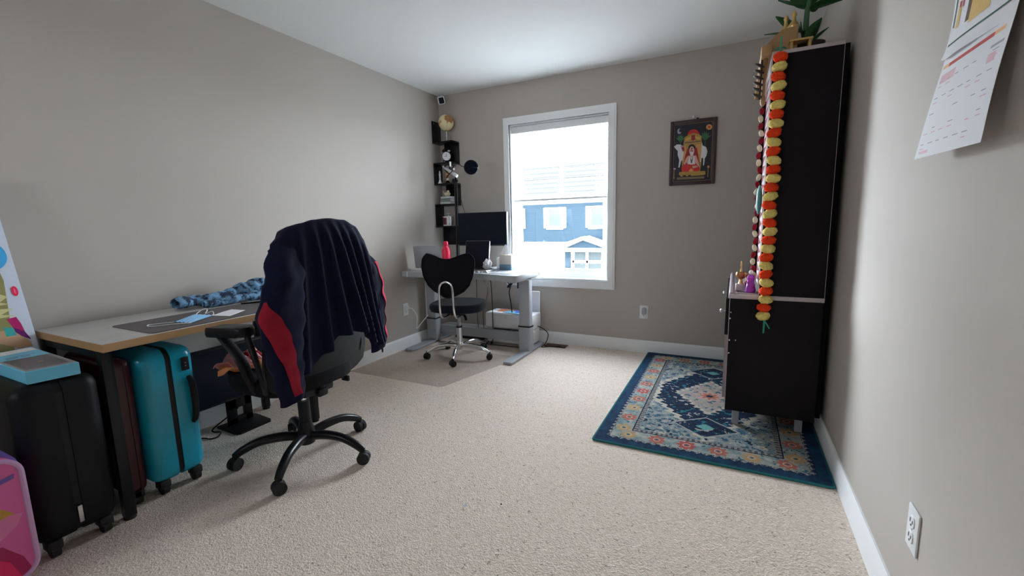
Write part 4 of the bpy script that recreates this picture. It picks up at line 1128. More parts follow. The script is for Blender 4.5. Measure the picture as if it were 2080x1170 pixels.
obj('figurine_body', lathe(NB(), [(.011, .050), (.016, .075), (.018, .100), (.012, .122), (.006, .128)], (.132, 3.81, 1.5666), 14), 'wood_fig', wf)
for i, (w, h0, h1, m) in enumerate(((.128, 1.3605, 1.388, 'book_pale'), (.122, 1.3885, 1.412, 'book_grey'), (.110, 1.4125, 1.438, 'book_pale'))):
    bk = thing('book', ('thick pale book at the bottom of the small shelf stack', 'grey-green book in the middle of the small shelf stack', 'pale book on top of the shelf stack under the bird figurine')[i], 'book', (.115, 3.82, h0), 0, 'books stacked on the corner shelf')
    obj('cover', (lambda b: (box(b, (.115 - w / 2, 3.775, h0), (.115 + w / 2, 3.868, h0 + .003)), box(b, (.115 - w / 2, 3.775, h1 - .003), (.115 + w / 2, 3.868, h1)), box(b, (.115 - w / 2, 3.775, h0), (.115 + w / 2, 3.779, h1)), b)[-1])(NB()), m, bk)
    obj('pages', box(NB(), (.115 - w / 2 + .003, 3.779, h0 + .003), (.115 + w / 2 - .003, 3.866, h1 - .003)), 'paper', bk)
bm = NB(); ball(bm, (.115, 3.82, 1.462), (.034, .024, .0235), 16); ball(bm, (.128, 3.81, 1.486), (.016, .014, .015), 12); tube(bm, [(.09, 3.825, 1.465), (.07, 3.83, 1.478), (.055, 3.83, 1.50)], [.016, .010, .003], 8); tube(bm, [(.142, 3.806, 1.486), (.152, 3.803, 1.484)], [.005, .001], 6)
tag(obj('bird_figurine', bm, 'cream', sharp=60), 'cream bird figurine perched on the small book stack', 'figurine')
mg = thing('mug', 'white mug with dark red picture on the lowest corner shelf tier', 'mug', (.105, 3.81, 1.140))
obj('mug_body', lathe(NB(), [(.036, 0), (.041, .004), (.042, .02), (.042, .098), (.0385, .098), (.037, .01), (.001, .008)], (.105, 3.81, 1.1406), 28), 'white', mg)
bm = NB(); hx_ = Vector((.88, -.48, 0)); tube(bm, [Vector((.105, 3.81, 1.140)) + hx_ * r + Vector((0, 0, z)) for r, z in ((.040, .085), (.062, .082), (.074, .055), (.062, .026), (.040, .020))], .0055, 10, 5)
obj('mug_handle', bm, 'white', mg)
M['mug_pic'] = mat('dark_red_mug_print', srgb(96, 40, 58), .4, var=.4, vs=40)
def mugp(u, v):
    a = -2.25 + u * 1.15; return Vector((.105 + .0424 * math.cos(a), 3.81 + .0424 * math.sin(a), 1.155 + v * .07))
obj('mug_print', sheet(NB(), mugp, 12, 2), 'mug_pic', mg)
bm = NB(); lathe(bm, [(.010, 0), (.014, .004), (.006, .012), (.005, .020), (.024, .026), (.026, .032), (.004, .036)], (.085, 3.862, 1.140 + .095), 16); cyl(bm, (.085, 3.862, 1.1406), (.085, 3.865, 1.24), .007, n=10)
tag(obj('white_ornament', bm, 'white'), 'white stemmed ornament standing behind the mug', 'ornament')
# wall camera
sc_ = thing('security_camera', 'small square black-faced camera mounted high in the ceiling corner', 'camera', (.10, 3.82, 2.32))
dr = Vector((.62, -.72, -.30)).normalized(); Mk = Matrix.Translation(Vector((.108, 3.79, 2.366))) @ dr.to_track_quat('Z', 'Y').to_matrix().to_4x4() @ Matrix.Rotation(.22, 4, 'Z')
obj('housing', prism(NB(), rrect(.066, .070, .012, 4), 'z', -.05, .018, .003, 2, Mx=Mk), 'white', sc_)
obj('face', prism(NB(), rrect(.050, .056, .008, 4), 'z', .0185, .0205, 0, 1, Mx=Mk), 'screen', sc_)
obj('bracket', tube(NB(), [(.108, 3.79, 2.40), (.07, 3.85, 2.42), (.06, 3.888, 2.42)], .010, 10), 'white', sc_)

# printer and the clutter under the desk
pr = thing('printer', 'white printer on the floor under the window desk with papers on it', 'printer', (.90, 3.70, 0))
obj('body', box(NB(), (.655, 3.60, .030), (1.125, 3.80, .17), .012, 3), 'white', pr)
obj('upper_body', box(NB(), (.645, 3.590, .172), (1.135, 3.815, .318), .018, 3), 'white', pr)
for fx in (.69, 1.05):
    for fy in (3.63, 3.77): obj('rubber_foot', cyl(NB(), (fx, fy, 0), (fx, fy, .032), .012, n=12), 'rubber', pr)
obj('output_slot', box(NB(), (.74, 3.586, .135), (1.03, 3.605, .168)), 'black_plastic', pr)
obj('paper_tray', box(NB(), (.93, 3.795, .30), (1.13, 3.808, .51), .005), 'white', pr)
obj('button', cyl(NB(), (.87, 3.588, .28), (.87, 3.5915, .28), .006, n=12), 'silver', pr)
for i, (m, lab, x0, y0, w, h, r) in enumerate((('paper', 'white sheet lying on the printer under the coloured sheets', .69, 3.602, .40, .185, .0), ('orange_sheet', 'orange printed sheet on the printer', .74, 3.665, .26, .11, .12), ('aqua_sheet', 'aqua printed sheet on the front of the printer', .83, 3.605, .19, .10, -.2), ('blue_sheet', 'bright blue printed sheet on the printer near the desk leg', .93, 3.64, .14, .12, .35))):
    Mx_ = Matrix.Translation(Vector((x0 + w / 2, y0 + h / 2, .3186 + i * .0022))) @ Matrix.Rotation(r, 4, 'Z')
    tag(obj('printed_sheet', box(NB(), (-w / 2, -h / 2, 0), (w / 2, h / 2, .002), 0, Mx=Mx_), m), lab, 'paper', 'papers on the printer')
ps = thing('power_strip', 'black power strip on carpet under the window desk cross beam', 'power strip', (.5, 3.72, 0))
obj('strip_body', box(NB(), (.22, 3.70, .0), (.55, 3.75, .035), .006), 'black_plastic', ps)
for k in range(4): obj('plug', box(NB(), (.25 + k * .075, 3.705, .034), (.285 + k * .075, 3.745, .062), .006), 'black_plastic', ps)
def cable(label, pts, r=.0035, m='black_plastic', n=6): return tag(obj('cable', tube(NB(), pts, r, 8, n), m), label, 'cable')
cable('black cable bundle hanging under the window desk near the right column', [(.93, 3.52, .650), (.935, 3.53, .62), (.955, 3.54, .59), (.945, 3.55, .57), (.93, 3.56, .52), (.935, 3.585, .40), (.94, 3.587, .335)], .005)
cable('thick black plug cord tied under the right end of the window desk', [(1.04, 3.50, .642), (1.0, 3.505, .635), (.965, 3.51, .60), (.945, 3.51, .585), (.97, 3.50, .61), (1.01, 3.49, .645)], .011)
cable('straight black cable dropping behind the task chair', [(.735, 3.56, .66), (.737, 3.575, .5), (.735, 3.583, .25), (.72, 3.585, .02), (.64, 3.60, .006)], .004)
cable('reddish cable slanting under the window desk', [(.60, 3.62, .66), (.66, 3.63, .55), (.66, 3.61, .45), (.625, 3.60, .35), (.62, 3.605, .20), (.62, 3.62, .01)], .003, 'maroon')
cable('black cable on carpet from the power strip', [(.55, 3.73, .02), (.62, 3.70, .006), (.66, 3.59, .006), (.80, 3.588, .006), (.95, 3.59, .006), (1.02, 3.588, .006)], .004)
cable('black looped cables at the right desk column by the baseboard', [(1.145, 3.70, .20), (1.20, 3.72, .17), (1.235, 3.74, .12), (1.22, 3.72, .04), (1.19, 3.68, .008), (1.24, 3.72, .006), (1.30, 3.70, .016), (1.36, 3.74, .014)], .004)
cable('thin black cable hanging on the left of the printer', [(.56, 3.60, .66), (.55, 3.61, .40), (.56, 3.605, .12), (.58, 3.60, .006)], .003)

# ------------------------------------------------------------------ framed picture
fp = thing('framed_picture', 'framed devotional picture of seated figure in red with white cows on the back wall', 'picture', (2.425, D - .012, 1.42))
FX0, FX1, FZ0, FZ1 = 2.255, 2.594, 1.427, 1.927
bm = NB(); fw = .026
for k, (g, y0) in enumerate(((0, D - .022), )):
    pass
for (xa, xb, za, zb) in ((FX0, FX0 + fw, FZ0, FZ1), (FX1 - fw, FX1, FZ0, FZ1), (FX0 + fw, FX1 - fw, FZ0, FZ0 + fw), (FX0 + fw, FX1 - fw, FZ1 - fw, FZ1)): box(bm, (xa, D - .022, za), (xb, D - .001, zb), .004)
obj('frame', bm, 'frame_brown', fp)
obj('backing', box(NB(), (FX0 + fw, D - .012, FZ0 + fw), (FX1 - fw, D - .003, FZ1 - fw)), 'black_plastic', fp)
P_ = dict(gold=(176, 140, 62), gold2=(206, 164, 72), red=(214, 36, 36), dred=(160, 26, 40), skin=(224, 168, 150), white=(224, 222, 226), grn=(54, 108, 66), dgrn=(34, 78, 50), night=(18, 20, 34), lil=(168, 150, 184), sun=(208, 152, 84), hair=(26, 20, 24), bead=(120, 96, 86), rim=(128, 104, 74))
for k_, v_ in P_.items(): M['p_' + k_] = mat('print_' + k_, srgb(*v_), .4, var=.1, vs=60)
def px(a, b):       # zoom pixel of the print -> metres from the lower left inner corner
    u = (a - 262) / (818 - 262 - (b - 200) * .03); v = 1 - (b - 235 + (a - 262) * .075) / (1030 - 235)
    return (u * (FX1 - FX0 - 2 * fw - .01), v * (FZ1 - FZ0 - 2 * fw - .01))
def pp(*q): return [px(a, b) for a, b in q]
w_, h_ = FX1 - FX0 - 2 * fw - .01, FZ1 - FZ0 - 2 * fw - .01
shapes = [('p_rim', rc(-.004, -.004, w_ + .004, h_ + .004)), ('p_night', rc(0, 0, w_, h_)),
  ('p_red', pp(*ell(545, 375, 88, 82, 24))), ('p_sun', pp(*ell(768, 268, 44, 38, 18))), ('p_red', pp(*ell(768, 268, 16, 14, 12))), ('p_lil', pp(*ell(335, 315, 32, 38, 18))), ('p_night', pp(*ell(350, 305, 20, 26, 14)))]
for cx_, cy_, s_ in ((355, 440, 1), (715, 420, 1.25)):
    for a_ in (-2.7, -2.2, -1.75, -1.35, -.9, -.4):
        tx_, ty_ = cx_ + 75 * s_ * math.cos(a_), cy_ + 85 * s_ * math.sin(a_)
        nx, ny = -math.sin(a_) * 14, math.cos(a_) * 14
        shapes.append(('p_grn', pp((cx_, cy_ + 40), ((cx_ + tx_) / 2 + nx, (cy_ + ty_) / 2 + ny), (tx_, ty_), ((cx_ + tx_) / 2 - nx, (cy_ + ty_) / 2 - ny))))
    shapes.append(('p_dgrn', pp((cx_ - 8, cy_), (cx_ + 8, cy_), (cx_ + 12, cy_ + 110), (cx_ - 12, cy_ + 110))))
shapes += [('p_gold', pp((400, 500), (415, 400), (470, 370), (545, 345), (620, 360), (660, 390), (665, 480), (672, 700), (650, 880), (390, 890), (385, 700))),
  ('p_gold2', pp((430, 420), (540, 380), (645, 405), (640, 440), (540, 415), (435, 455))), ('p_dred', pp((515, 375), (565, 370), (572, 430), (540, 450), (512, 432))),
  ('p_bead', pp((420, 470), (650, 450), (650, 466), (420, 488))), ('p_sun', pp((590, 500), (655, 495), (662, 720), (600, 740))), ('p_sun', pp((400, 520), (440, 510), (450, 720), (392, 760))),
  ('p_dred', pp((460, 560), (600, 550), (645, 800), (400, 830), (430, 660))),
  ('p_white', pp((262, 530), (300, 500), (350, 500), (395, 520), (410, 610), (395, 720), (375, 730), (352, 825), (335, 825), (345, 720), (320, 650), (318, 590), (285, 560))),
  ('p_white', pp((668, 470), (680, 520), (730, 540), (748, 600), (735, 660), (712, 700), (704, 790), (690, 795), (692, 700), (665, 680), (655, 750), (645, 745), (662, 600))),
  ('p_lil', pp((355, 510), (395, 520), (400, 585), (370, 560))), ('p_dred', pp((375, 545), (410, 530), (418, 590), (390, 600))),
  ('p_hair', pp(*ell(525, 545, 52, 45, 18))), ('p_skin', pp(*ell(525, 590, 38, 62, 18))), ('p_white', pp((500, 600), (550, 600), (545, 660), (525, 680), (505, 660))), ('p_bead', pp((505, 585), (548, 585), (546, 600), (508, 602))), ('p_night', pp((518, 545), (534, 545), (532, 575), (520, 575))),
  ('p_skin', pp((470, 660), (590, 655), (630, 760), (650, 840), (625, 845), (590, 760), (570, 790), (470, 795), (450, 745), (430, 790), (412, 770), (445, 690))),
  ('p_white', pp((490, 665), (525, 690), (565, 660), (575, 770), (520, 785), (475, 770))), ('p_bead', pp((500, 670), (522, 720), (548, 665), (535, 760), (515, 762))),
  ('p_red', pp((395, 800), (460, 780), (600, 785), (645, 830), (640, 870), (520, 885), (390, 885), (380, 840))), ('p_skin', pp((535, 805), (600, 795), (615, 820), (545, 835))), ('p_sun', pp((490, 860), (520, 835), (555, 855), (550, 885), (495, 890))),
  ('p_gold', pp((350, 890), (720, 870), (728, 915), (690, 930), (375, 955), (345, 925))), ('p_hair', pp((400, 935), (450, 932), (448, 952), (402, 955))), ('p_hair', pp((480, 930), (520, 928), (520, 950), (482, 952))),
  ('p_rim', pp((320, 968), (710, 945), (708, 975), (318, 1000))), ('p_rim', pp((268, 850), (282, 850), (280, 985), (266, 985))), ('p_rim', pp((757, 810), (772, 810), (764, 955), (750, 955))), ('p_sun', pp(*ell(765, 812, 16, 20, 12))), ('p_lil', pp(*ell(280, 845, 18, 14, 12))), ('p_rim', pp(*ell(272, 975, 14, 18, 12)))]
decal('print', (FX0 + fw + .005, D - .012, FZ0 + fw + .005), (1, 0, 0), (0, 0, 1), shapes, fp, .0008)
pn = NB(); cyl(pn, (2.425, D - .001, 1.945), (2.425, D - .014, 1.945), .005, n=12); ball(pn, (2.425, D - .018, 1.945), .011, 14)
tag(obj('push_pin', pn, 'white'), 'white push pin in the back wall just above the framed picture', 'pin')
obj('hanger_tab', box(NB(), (2.445, D - .012, 1.925), (2.462, D - .001, 1.938), .002), 'black_plastic', fp)

# ------------------------------------------------------------------ rug
RX0, RX1, RY0, RY1 = 2.122, 3.190, 2.157, 3.877
M['rug'] = rug_mat((RX1 - RX0) / 2, (RY1 - RY0) / 2)
bm = NB(); prism(bm, rrect(RX1 - RX0, RY1 - RY0, .015, 3, (RX0 + RX1) / 2, (RY0 + RY1) / 2), 'z', .0005, .011, .004, 2)
M['binding'] = mat('teal_rug_binding', srgb(24, 108, 112), .9, var=.2, vs=200)
rg = thing('rug', 'teal and navy patterned medallion rug with coral flowers along the right wall', 'rug', ((RX0 + RX1) / 2, (RY0 + RY1) / 2, 0))
obj('rug_field', bm, 'rug', rg)
pts = [Vector((p[0], p[1], .006)) for p in rrect(RX1 - RX0 - .006, RY1 - RY0 - .006, .015, 3, (RX0 + RX1) / 2, (RY0 + RY1) / 2)]
obj('binding', tube(NB(), pts + [pts[0]], .0056, 8), 'binding', rg)

# ------------------------------------------------------------------ cabinet with shrine front
CY0, CY1 = 2.58, 3.56
cb_ = thing('cabinet', 'tall dark brown cabinet with projecting lower half standing on the rug by right wall', 'cabinet', (2.95, 3.07, .011))
LX0, LX1, UX0 = 2.748, 3.160, 2.880
bm = NB()
for y in (CY0, CY1 - .018): box(bm, (LX0, y, .115), (LX1, y + .018, .735), .0008, 1)
box(bm, (LX0, CY0 + .018, .115), (LX1, CY1 - .018, .135)); box(bm, (LX1 - .012, CY0 + .018, .135), (LX1, CY1 - .018, .735))
obj('lower_carcass', bm, 'espresso', cb_)
obj('counter', box(NB(), (LX0 - .008, CY0 - .004, .735), (LX1 + .002, CY1 + .004, .757), .003), 'edge_lilac', cb_)
bm = NB(); box(bm, (LX0 - .004, CY0 + .01, .757), (LX0 + .012, CY1, .768), .003); box(bm, (LX0 + .03, CY0 + .02, .757), (UX0, CY0 + .032, .763), .002); box(bm, (LX0 + .022, CY0 + .02, .757), (LX0 + .032, CY1, .763), .002)
obj('counter_moulding', bm, 'edge_lilac', cb_)
bm = NB()
for y in (CY0, CY1 - .018): box(bm, (UX0, y, .757), (LX1, y + .018, 1.920), .0008, 1)
box(bm, (LX1 - .012, CY0 + .018, .757), (LX1, CY1 - .018, 1.920))
for z in (1.15, 1.55): box(bm, (UX0 + .02, CY0 + .018, z), (LX1 - .012, CY1 - .018, z + .016))
obj('upper_carcass', bm, 'espresso', cb_)
obj('top_board', box(NB(), (UX0 - .004, CY0 - .003, 1.920), (LX1 + .002, CY1 + .003, 1.937), .002), 'edge_lilac', cb_)
bm = NB(); box(bm, (UX0 - .0025, CY0, .757), (UX0 + .0005, CY0 + .018, 1.92)); box(bm, (LX0 - .0025, CY0, .115), (LX0 + .0005, CY0 + .018, .735)); box(bm, (LX1 - .0005, CY0 - .0004, .757), (LX1 + .0012, CY0 + .018, 1.92))
obj('edge_band', bm, 'edge_lilac', cb_)
obj('back_panel', box(NB(), (LX1 + .006, 2.655, .112), (3.193, CY1 - .02, 1.945)), 'espresso', cb_)
for fx, fy in ((2.803, 2.660), (3.106, 2.690), (2.803, 3.47), (3.106, 3.47)):
    obj('foot', box(NB(), (fx - .017, fy - .017, .0114), (fx + .017, fy + .017, .1148), .002), 'grey_metal', cb_)
dr_ = obj('drawer', box(NB(), (LX0 - .020, CY0 + .022, .53), (LX0 - .003, CY1 - .022, .728), .002), 'espresso', cb_)
for y in (2.72, 3.40):
    bm = NB(); lathe(bm, [(.004, 0), (.004, .014), (.011, .018), (.012, .024), (.006, .030)], n=14, Mx=Matrix.Translation(Vector((LX0 - .020, y, .640))) @ Matrix.Rotation(-PI / 2, 4, 'Y'))
    obj('knob', bm, 'white', dr_)
Md = Matrix.Translation(Vector((LX0 - .004, CY1 - .02, 0))) @ Matrix.Rotation(.045, 4, 'Z') @ Matrix.Translation(Vector((0, -.96, 0)))
do_ = obj('door', box(NB(), (-.018, .16, .125), (0, .94, .515), .002, Mx=Matrix.Translation(Vector((LX0 - .004, CY0 + .0, 0))) @ Matrix.Rotation(-.03, 4, 'Z')), 'espresso', cb_)
obj('door_edge', box(NB(), (-.0195, .157, .125), (.0005, .161, .515), 0, Mx=Matrix.Translation(Vector((LX0 - .004, CY0, 0))) @ Matrix.Rotation(-.03, 4, 'Z')), 'edge_lilac', do_)
bm = NB()
for (x, z, s) in ((LX0 + .004, .627, .004), (LX0 + .006, .508, .004), (LX0 + .036, .510, .0032), (LX0 + .006, .437, .0042), (LX0 + .007, .66, .003)): cyl(bm, (x, CY0 - .002, z), (x, CY0 + .001, z), s, n=10)
obj('screw_caps', bm, 'white', cb_)
# shrine front on the upper half
for fy in (CY0 + .075,):
    obj('bracket', lathe(NB(), [(.004, 0), (.012, .012), (.013, .04), (.009, .055), (.009, .12), (.014, .14), (.014, .225)], (UX0 - .030, fy, 1.708), 14), 'gold_wood', cb_)
obj('cornice', box(NB(), (UX0 - .05, CY0 + .03, 1.932), (UX0 - .004, CY1 - .03, 1.985), .008), 'gold_wood', cb_)
prof = [(UX0 - .042, 1.985), (UX0 - .030, 2.005), (UX0 - .005, 2.022), (UX0 + .015, 2.045), (UX0 + .035, 2.062), (UX0 + .055, 2.066), (UX0 + .105, 2.070), (UX0 + .105, 1.9375), (UX0 - .003, 1.9375), (UX0 - .003, 1.985)]
obj('canopy_roof', prism(NB(), prof, 'y', CY0 + .10, CY1 - .10, .003, 1), 'gold_wood', cb_)
fin = [(.020, 0), (.024, .012), (.026, .022), (.018, .036), (.010, .048), (.008, .066), (.012, .074), (.012, .080), (.006, .090), (.002, .096)]
for fx, fy in ((UX0 + .058, 2.78), (UX0 + .088, 2.74), (UX0 + .058, 3.10), (UX0 + .058, 3.40)):
    obj('finial', lathe(NB(), fin, (fx, fy, 2.066), 18), 'gold', cb_)
obj('front_curtain', box(NB(), (UX0 - .0045, CY0 + .022, .80), (UX0 - .0022, CY0 + .30, 1.90)), 'edge_lilac', cb_)
tri = []
for k in range(22): tri.append(('maroon_cloth', [(.005, .01 + k * .048), (.255, .036 + k * .048), (.005, .057 + k * .048)]))
decal('curtain_print', (UX0 - .0047, CY0 + .285, .80), (0, -1, 0), (0, 0, 1), tri, cb_, .0004)

# things standing on the counter of the cabinet
br = thing('brass_lamp', 'stacked brass and copper oil lamp on the cabinet counter', 'lamp', (2.795, 2.70, .763))
obj('lamp_foot', box(NB(), (2.772, 2.675, .7635), (2.818, 2.725, .800), .004), 'edge_lilac', br)
obj('lamp_stem', lathe(NB(), [(.012, .036), (.009, .05), (.008, .06), (.016, .066)], (2.795, 2.70, .763), 14), 'gold', br)
M['copper'] = mat('aged_copper', (.42, .18, .08), .35, .9)
obj('lamp_bowl', lathe(NB(), [(.010, .062), (.022, .072), (.026, .088), (.023, .100), (.008, .103)], (2.795, 2.70, .763), 18), 'copper', br)
obj('lamp_spike', lathe(NB(), [(.006, .10), (.003, .13), (.005, .135), (.002, .16)], (2.795, 2.70, .763), 10), 'gold', br)
dv = thing('dark_idol', 'small dark maroon round idol between brass lamp and violet figure', 'idol', (2.835, 2.72, .7635))
obj('idol_body', lathe(NB(), [(.022, 0), (.030, .012), (.032, .028), (.022, .046), (.012, .052)], (2.835, 2.72, .7635), 18), 'maroon_cloth', dv)
obj('idol_head', ball(NB(), (2.828, 2.72, .7635 + .078), (.012, .012, .014), 14), 'copper', dv)
bm = NB(); tube(bm, [(2.828, 2.72, .81), (2.828, 2.72, .835)], .008, 10); tube(bm, [(2.825, 2.72, .822), (2.85, 2.70, .816)], .004, 8)
obj('idol_neck', bm, 'copper', dv)
vf = thing('draped_figure', 'little figure wrapped in violet cloth on the counter beside the garland', 'figure', (2.848, 2.645, .7635))
obj('violet_drape', lathe(NB(), [(.024, 0), (.027, .01), (.020, .035), (.017, .060), (.020, .078), (.012, .092)], (2.842, 2.650, .7635), 18), 'purple_cloth', vf)
obj('figure_head', ball(NB(), (2.842, 2.650, .7635 + .105), (.011, .011, .013), 14), 'white', vf)
bm = NB(); tube(bm, [(2.842, 2.650, .835), (2.834, 2.640, .826), (2.826, 2.632, .812)], .005, 8); obj('figure_arm', bm, 'purple_cloth', vf)

# garlands
def pompom(c, seed, sx=.031, sz=.0235):
    t = bmesh.new(); bmesh.ops.create_icosphere(t, subdivisions=5, radius=1)
    rot = Matrix.Rotation(.35 * math.sin(seed * 2.7), 3, 'Y')
    for v in t.verts:
        q = v.co.copy(); k = 1 + .10 * noise.noise(q * 1.6 + Vector((seed * 3.1, 0, 0))) + .07 * noise.noise(q * 6 + Vector((0, seed, 0))) + .11 * noise.noise(q * 13); q = Vector([math.copysign(abs(c) ** .93, c) for c in q])
        v.co = rot @ Vector((q.x * sx * k, q.y * sx * .85 * k, q.z * sz * k)) + Vector(c)
    return t
ga = thing('pompom_garland', 'orange and yellow pompom garland hanging down the near side of the cabinet', 'garland', (2.907, 2.549, .60))
n_ = 30
obj('garland_thread', tube(NB(), [(2.908, 2.571, 1.945), (2.908, 2.569, 1.935), (2.909, 2.556, 1.925), (2.908, 2.543, 1.897), (2.907, 2.543, .66), (2.912, 2.543, .635), (2.922, 2.543, .615), (2.934, 2.543, .594)], .0032, 8, 4), 'thread', ga)
bm = NB()
for s in (-1, 0, 1): tube(bm, [(2.908, 2.571, 1.940), (2.908 + s * .012, 2.571, 1.948), (2.908 + s * .022, 2.570, 1.940)], .003, 6, 4)
obj('thread_knot', bm, 'thread', ga)
for k in range(n_):
    z = 1.897 - k * (1.897 - .659) / (n_ - 1); x = 2.908 - .004 * math.sin(k * .9) - .004 * (k > 3) + .002 * (k % 2)
    obj('pompom', merge(NB(), pompom((x, 2.543, z), k + 1, .0315 if k % 2 else .0305, .0225)), 'pom_yellow' if k % 2 else 'pom_red', ga, sharp=180)
g2 = thing('pompom_garland', 'faded red and cream bead garland hanging along the front edge of the cabinet', 'garland', (UX0 - .045, CY0 + .09, .85))
obj('garland_thread', tube(NB(), [(UX0 - .030, CY0 + .10, 1.707), (UX0 - .030, CY0 + .10, .84)], .002, 6), 'thread', g2)
for k in range(24):
    z = 1.69 - k * .0365
    obj('bead', merge(NB(), pompom((UX0 - .030 - .004 * math.sin(k * 1.3), CY0 + .10, z), k + 50, .011, .017)), 'cream' if k % 2 else 'red_cloth', g2, sharp=180)
g3 = thing('leaf_garland', 'dark dried leaf garland at the upper front corner of the cabinet', 'garland', (UX0 - .05, CY0 + .09, 1.74))
obj('garland_cord', tube(NB(), [(UX0 - .043, CY0 + .040, 1.92), (UX0 - .046, CY0 + .040, 1.735)], .005, 6), 'dark_leaf', g3)
for k in range(6):
    z = 1.895 - k * .028; x = UX0 - .043 - .001 * k
    t3 = bmesh.new(); ball(t3, (0, 0, 0), (.026, .016, .007), 10); bm = NB(); merge(bm, t3, Matrix.Translation(Vector((x - .010, CY0 + .040, z))) @ Matrix.Rotation(.45, 4, 'Y'))
    obj('dried_leaf', bm, 'dark_leaf', g3)
bm = NB(); t3 = bmesh.new(); ball(t3, (0, 0, 0), (.014, .03, .075), 14); merge(bm, t3, Matrix.Translation(Vector((UX0 - .022, CY0 + .05, 1.245))))
M['peacock'] = mat('peacock_blue_cloth', srgb(70, 132, 140), .6, var=.2, vs=40)
tag(obj('teal_ornament', bm, 'peacock'), 'teal fabric ornament hanging halfway down the cabinet front edge', 'ornament')

# brass tray and plant on the cabinet top
ty = thing('brass_stand', 'low brass stand with small feet on top of the cabinet', 'stand', (3.00, 2.63, 1.937))
bm = NB(); box(bm, (2.945, 2.60, 1.975), (3.040, 2.66, 1.985), .003); obj('stand_top', bm, 'gold', ty)
for x in (2.955, 3.028): obj('stand_leg', box(NB(), (x - .006, 2.605, 1.9375), (x + .006, 2.655, 1.976), .002), 'gold', ty)
pt = thing('potted_plant', 'potted plant with thick stem and dark green oval leaves on the cabinet top', 'plant', (3.05, 2.84, 1.937))
obj('pot', lathe(NB(), [(.050, 0), (.056, .01), (.062, .075), (.064, .085), (.058, .086), (.055, .07)], (3.055, 2.84, 1.9376), 24), 'terracotta', pt)
obj('soil', lathe(NB(), [(.001, .068), (.055, .070), (.001, .072)], (3.055, 2.84, 1.9376), 20), 'dark_leaf', pt)
obj('stem', tube(NB(), [(3.045, 2.845, 2.00), (3.033, 2.85, 2.08), (3.032, 2.85, 2.18), (3.042, 2.85, 2.30)], [.014, .0135, .012, .008], 12, 5), 'stem', pt)
def leaf(a, b, w, tw=0.0, droop=.02):
    a, b = Vector(a), Vector(b); d = b - a; side = Vector((.90, .42, 0)); side = (side - d.normalized() * side.dot(d.normalized())).normalized()
    nrm = d.cross(side).normalized(); side = (side * math.cos(tw) + nrm * math.sin(tw)).normalized(); nrm = d.cross(side).normalized()
    def f(u, v):
        s = (u - .5) * 2; wv = w * math.sin(PI * min(1, max(0, v * .92 + .04)) ** .85)
        return a + d * v + side * s * wv + nrm * (abs(s) * wv * .25) + Vector((0, 0, -droop * v * v))
    return sheet(NB(), f, 8, 14, thick=.003)
S0 = (3.04, 2.848, 2.02)
for a, b, w, tw in (((3.03, 2.84, 2.092), (2.845, 2.84, 2.130), .028, .2), ((3.02, 2.86, 2.095), (2.895, 2.86, 2.215), .028, -.1), ((3.03, 2.85, 2.02), (3.008, 2.84, 2.16), .016, .9), ((3.03, 2.84, 2.02), (3.095, 2.83, 2.155), .030, .1), ((3.04, 2.84, 2.01), (3.128, 2.83, 2.105), .010, .3),
                    ((3.034, 2.85, 2.215), (2.90, 2.84, 2.285), .035, .3), ((3.034, 2.85, 2.20), (2.94, 2.80, 2.30), .03, -.3), ((3.036, 2.85, 2.19), (3.175, 2.84, 2.222), .034, .2), ((3.036, 2.85, 2.21), (3.10, 2.84, 2.33), .035, .1), ((3.036, 2.85, 2.24), (3.0, 2.84, 2.37), .035, .2), ((3.034, 2.85, 2.205), (3.09, 2.90, 2.24), .03, .5)):
    obj('leaf', leaf(a, b, w, tw), 'leaf', pt)

# ------------------------------------------------------------------ wall calendar
ca = thing('wall_calendar', 'hanging paper calendar with curling date page on the right wall', 'calendar', (W - .002, 1.34, 1.29))
def cpic(u, v, o=0):      # u from far edge (0) to near edge (1), v from bottom to top
    y = 1.500 - .315 * u; z = 1.517 + .37 * v - .006 * u * (1 - v)
    return Vector((W - .003 - .016 * math.exp(-v * 7) * (1 + .3 * math.sin(u * 5)) - .003 - o, y, z + .008 * math.exp(-(u / .06) ** 2) * math.exp(-v * 20)))
def cdat(u, v, o=0):      # v from top (0) to bottom (1)
    y = 1.492 - .312 * u; z = 1.540 - .258 * v - .004 * u
    off = .014 + (.040 - .012 * u) * v ** 1.6 + .008 * math.sin(v * PI)
    return Vector((W - off - o, y, z + .010 * v * v))
def patch(f, u0, u1, v0, v1, o=.0008, nu=6, nv=6): return lambda u, v: f(u0 + (u1 - u0) * u, v0 + (v1 - v0) * v, o)
pg = obj('picture_page', sheet(NB(), cpic, 16, 24, thick=.0006), 'paper', ca)
def cpatch(name, f, lst, parent):
    for nm in dict.fromkeys(q[0] for q in lst):
        bm = NB()
        for q in lst:
            if q[0] == nm: sheet(bm, patch(f, *q[1:5], *(q[5:6] or (.0008,))), 4, 5)
        obj(name, bm, nm, parent)
M['c_green'] = mat('green_ink', srgb(44, 92, 74), .6); M['c_red'] = mat('red_ink', srgb(196, 52, 46), .6, var=.2, vs=60); M['c_gold'] = mat('yellow_ink', srgb(224, 184, 104), .6, var=.15, vs=60)
M['c_dark'] = mat('brown_ink', srgb(92, 64, 44), .6, var=.3, vs=60); M['c_grey'] = mat('grey_ink', srgb(168, 168, 178), .7); M['c_pink'] = mat('pink_ink', srgb(226, 190, 200), .7); M['c_orange'] = mat('orange_ink', srgb(236, 176, 120), .6)
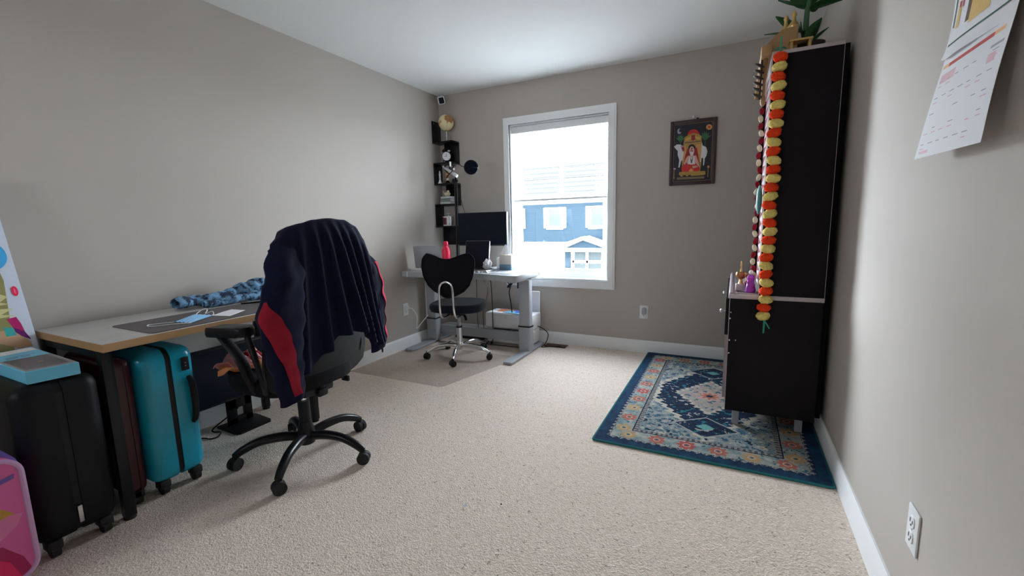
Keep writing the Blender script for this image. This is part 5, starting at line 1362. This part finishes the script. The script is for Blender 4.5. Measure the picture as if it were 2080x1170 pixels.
cpatch('picture_print', cpic, [('c_green', .045, .99, .085, .098), ('c_green', .045, .06, .20, .96), ('c_green', .05, .24, .42, .60), ('c_gold', .10, .15, .18, .30), ('c_red', .11, .14, .30, .335), ('c_red', .16, .19, .29, .325), ('c_dark', .27, .33, .17, .6), ('c_gold', .33, .62, .15, .32), ('c_red', .42, .58, .32, .55), ('c_gold', .35, .42, .32, .7), ('c_dark', .58, .80, .30, .66), ('c_red', .64, .76, .34, .56, .0014), ('c_green', .80, .97, .2, .9), ('c_gold', .4, .8, .66, .85)], pg)
dp = obj('date_page', sheet(NB(), cdat, 16, 20, thick=.0006), 'paper', ca)
marks = [('c_orange', .03, .14, .135, .165), ('c_red', .13, .80, .135, .168), ('c_orange', .80, .93, .135, .165)]
random.seed(3)
for r in range(5):
    for c in range(7):
        u0 = .05 + c * .133; v0 = .25 + r * .145
        if random.random() < .75: marks.append(('c_grey', u0, u0 + .05 + random.random() * .035, v0 + .032, v0 + .040))
        if random.random() < .45: marks.append(('c_pink', u0, u0 + .05 + random.random() * .03, v0 + .075, v0 + .085))
marks += [('c_pink', .80, .90, .30, .37), ('c_pink', .05, .30, .22, .30), ('c_grey', .80, .96, .24, .26), ('c_pink', .06, .22, .93, .96)]
bm = NB(); ks = list(dict.fromkeys(q[0] for q in marks))
for q in marks: sheet(bm, patch(cdat, *q[1:5]), 4, 4, mi=ks.index(q[0]))
obj('lettering', bm, ks, dp)
obj('hanging_strip', box(NB(), (W - .012, 1.19, 1.875), (W - .001, 1.50, 1.892), .002), 'silver', ca)

# ------------------------------------------------------------------ bits on the carpet
t = NB(); v_ = [t.verts.new(q) for q in ((1.803, 1.392, .004), (1.822, 1.398, .005), (1.806, 1.412, .012))]; t.faces.new(v_); bmesh.ops.solidify(t, geom=t.faces[:], thickness=.0012)
tag(obj('paper_scrap', t, 'paper'), 'tiny white paper scrap on the open carpet in front of the camera', 'scrap')
tag(obj('lint_speck', ball(NB(), (1.939, 1.474, .003), (.004, .003, .003), 8), 'black_plastic'), 'tiny black lint speck on the carpet beside the paper scrap', 'speck')
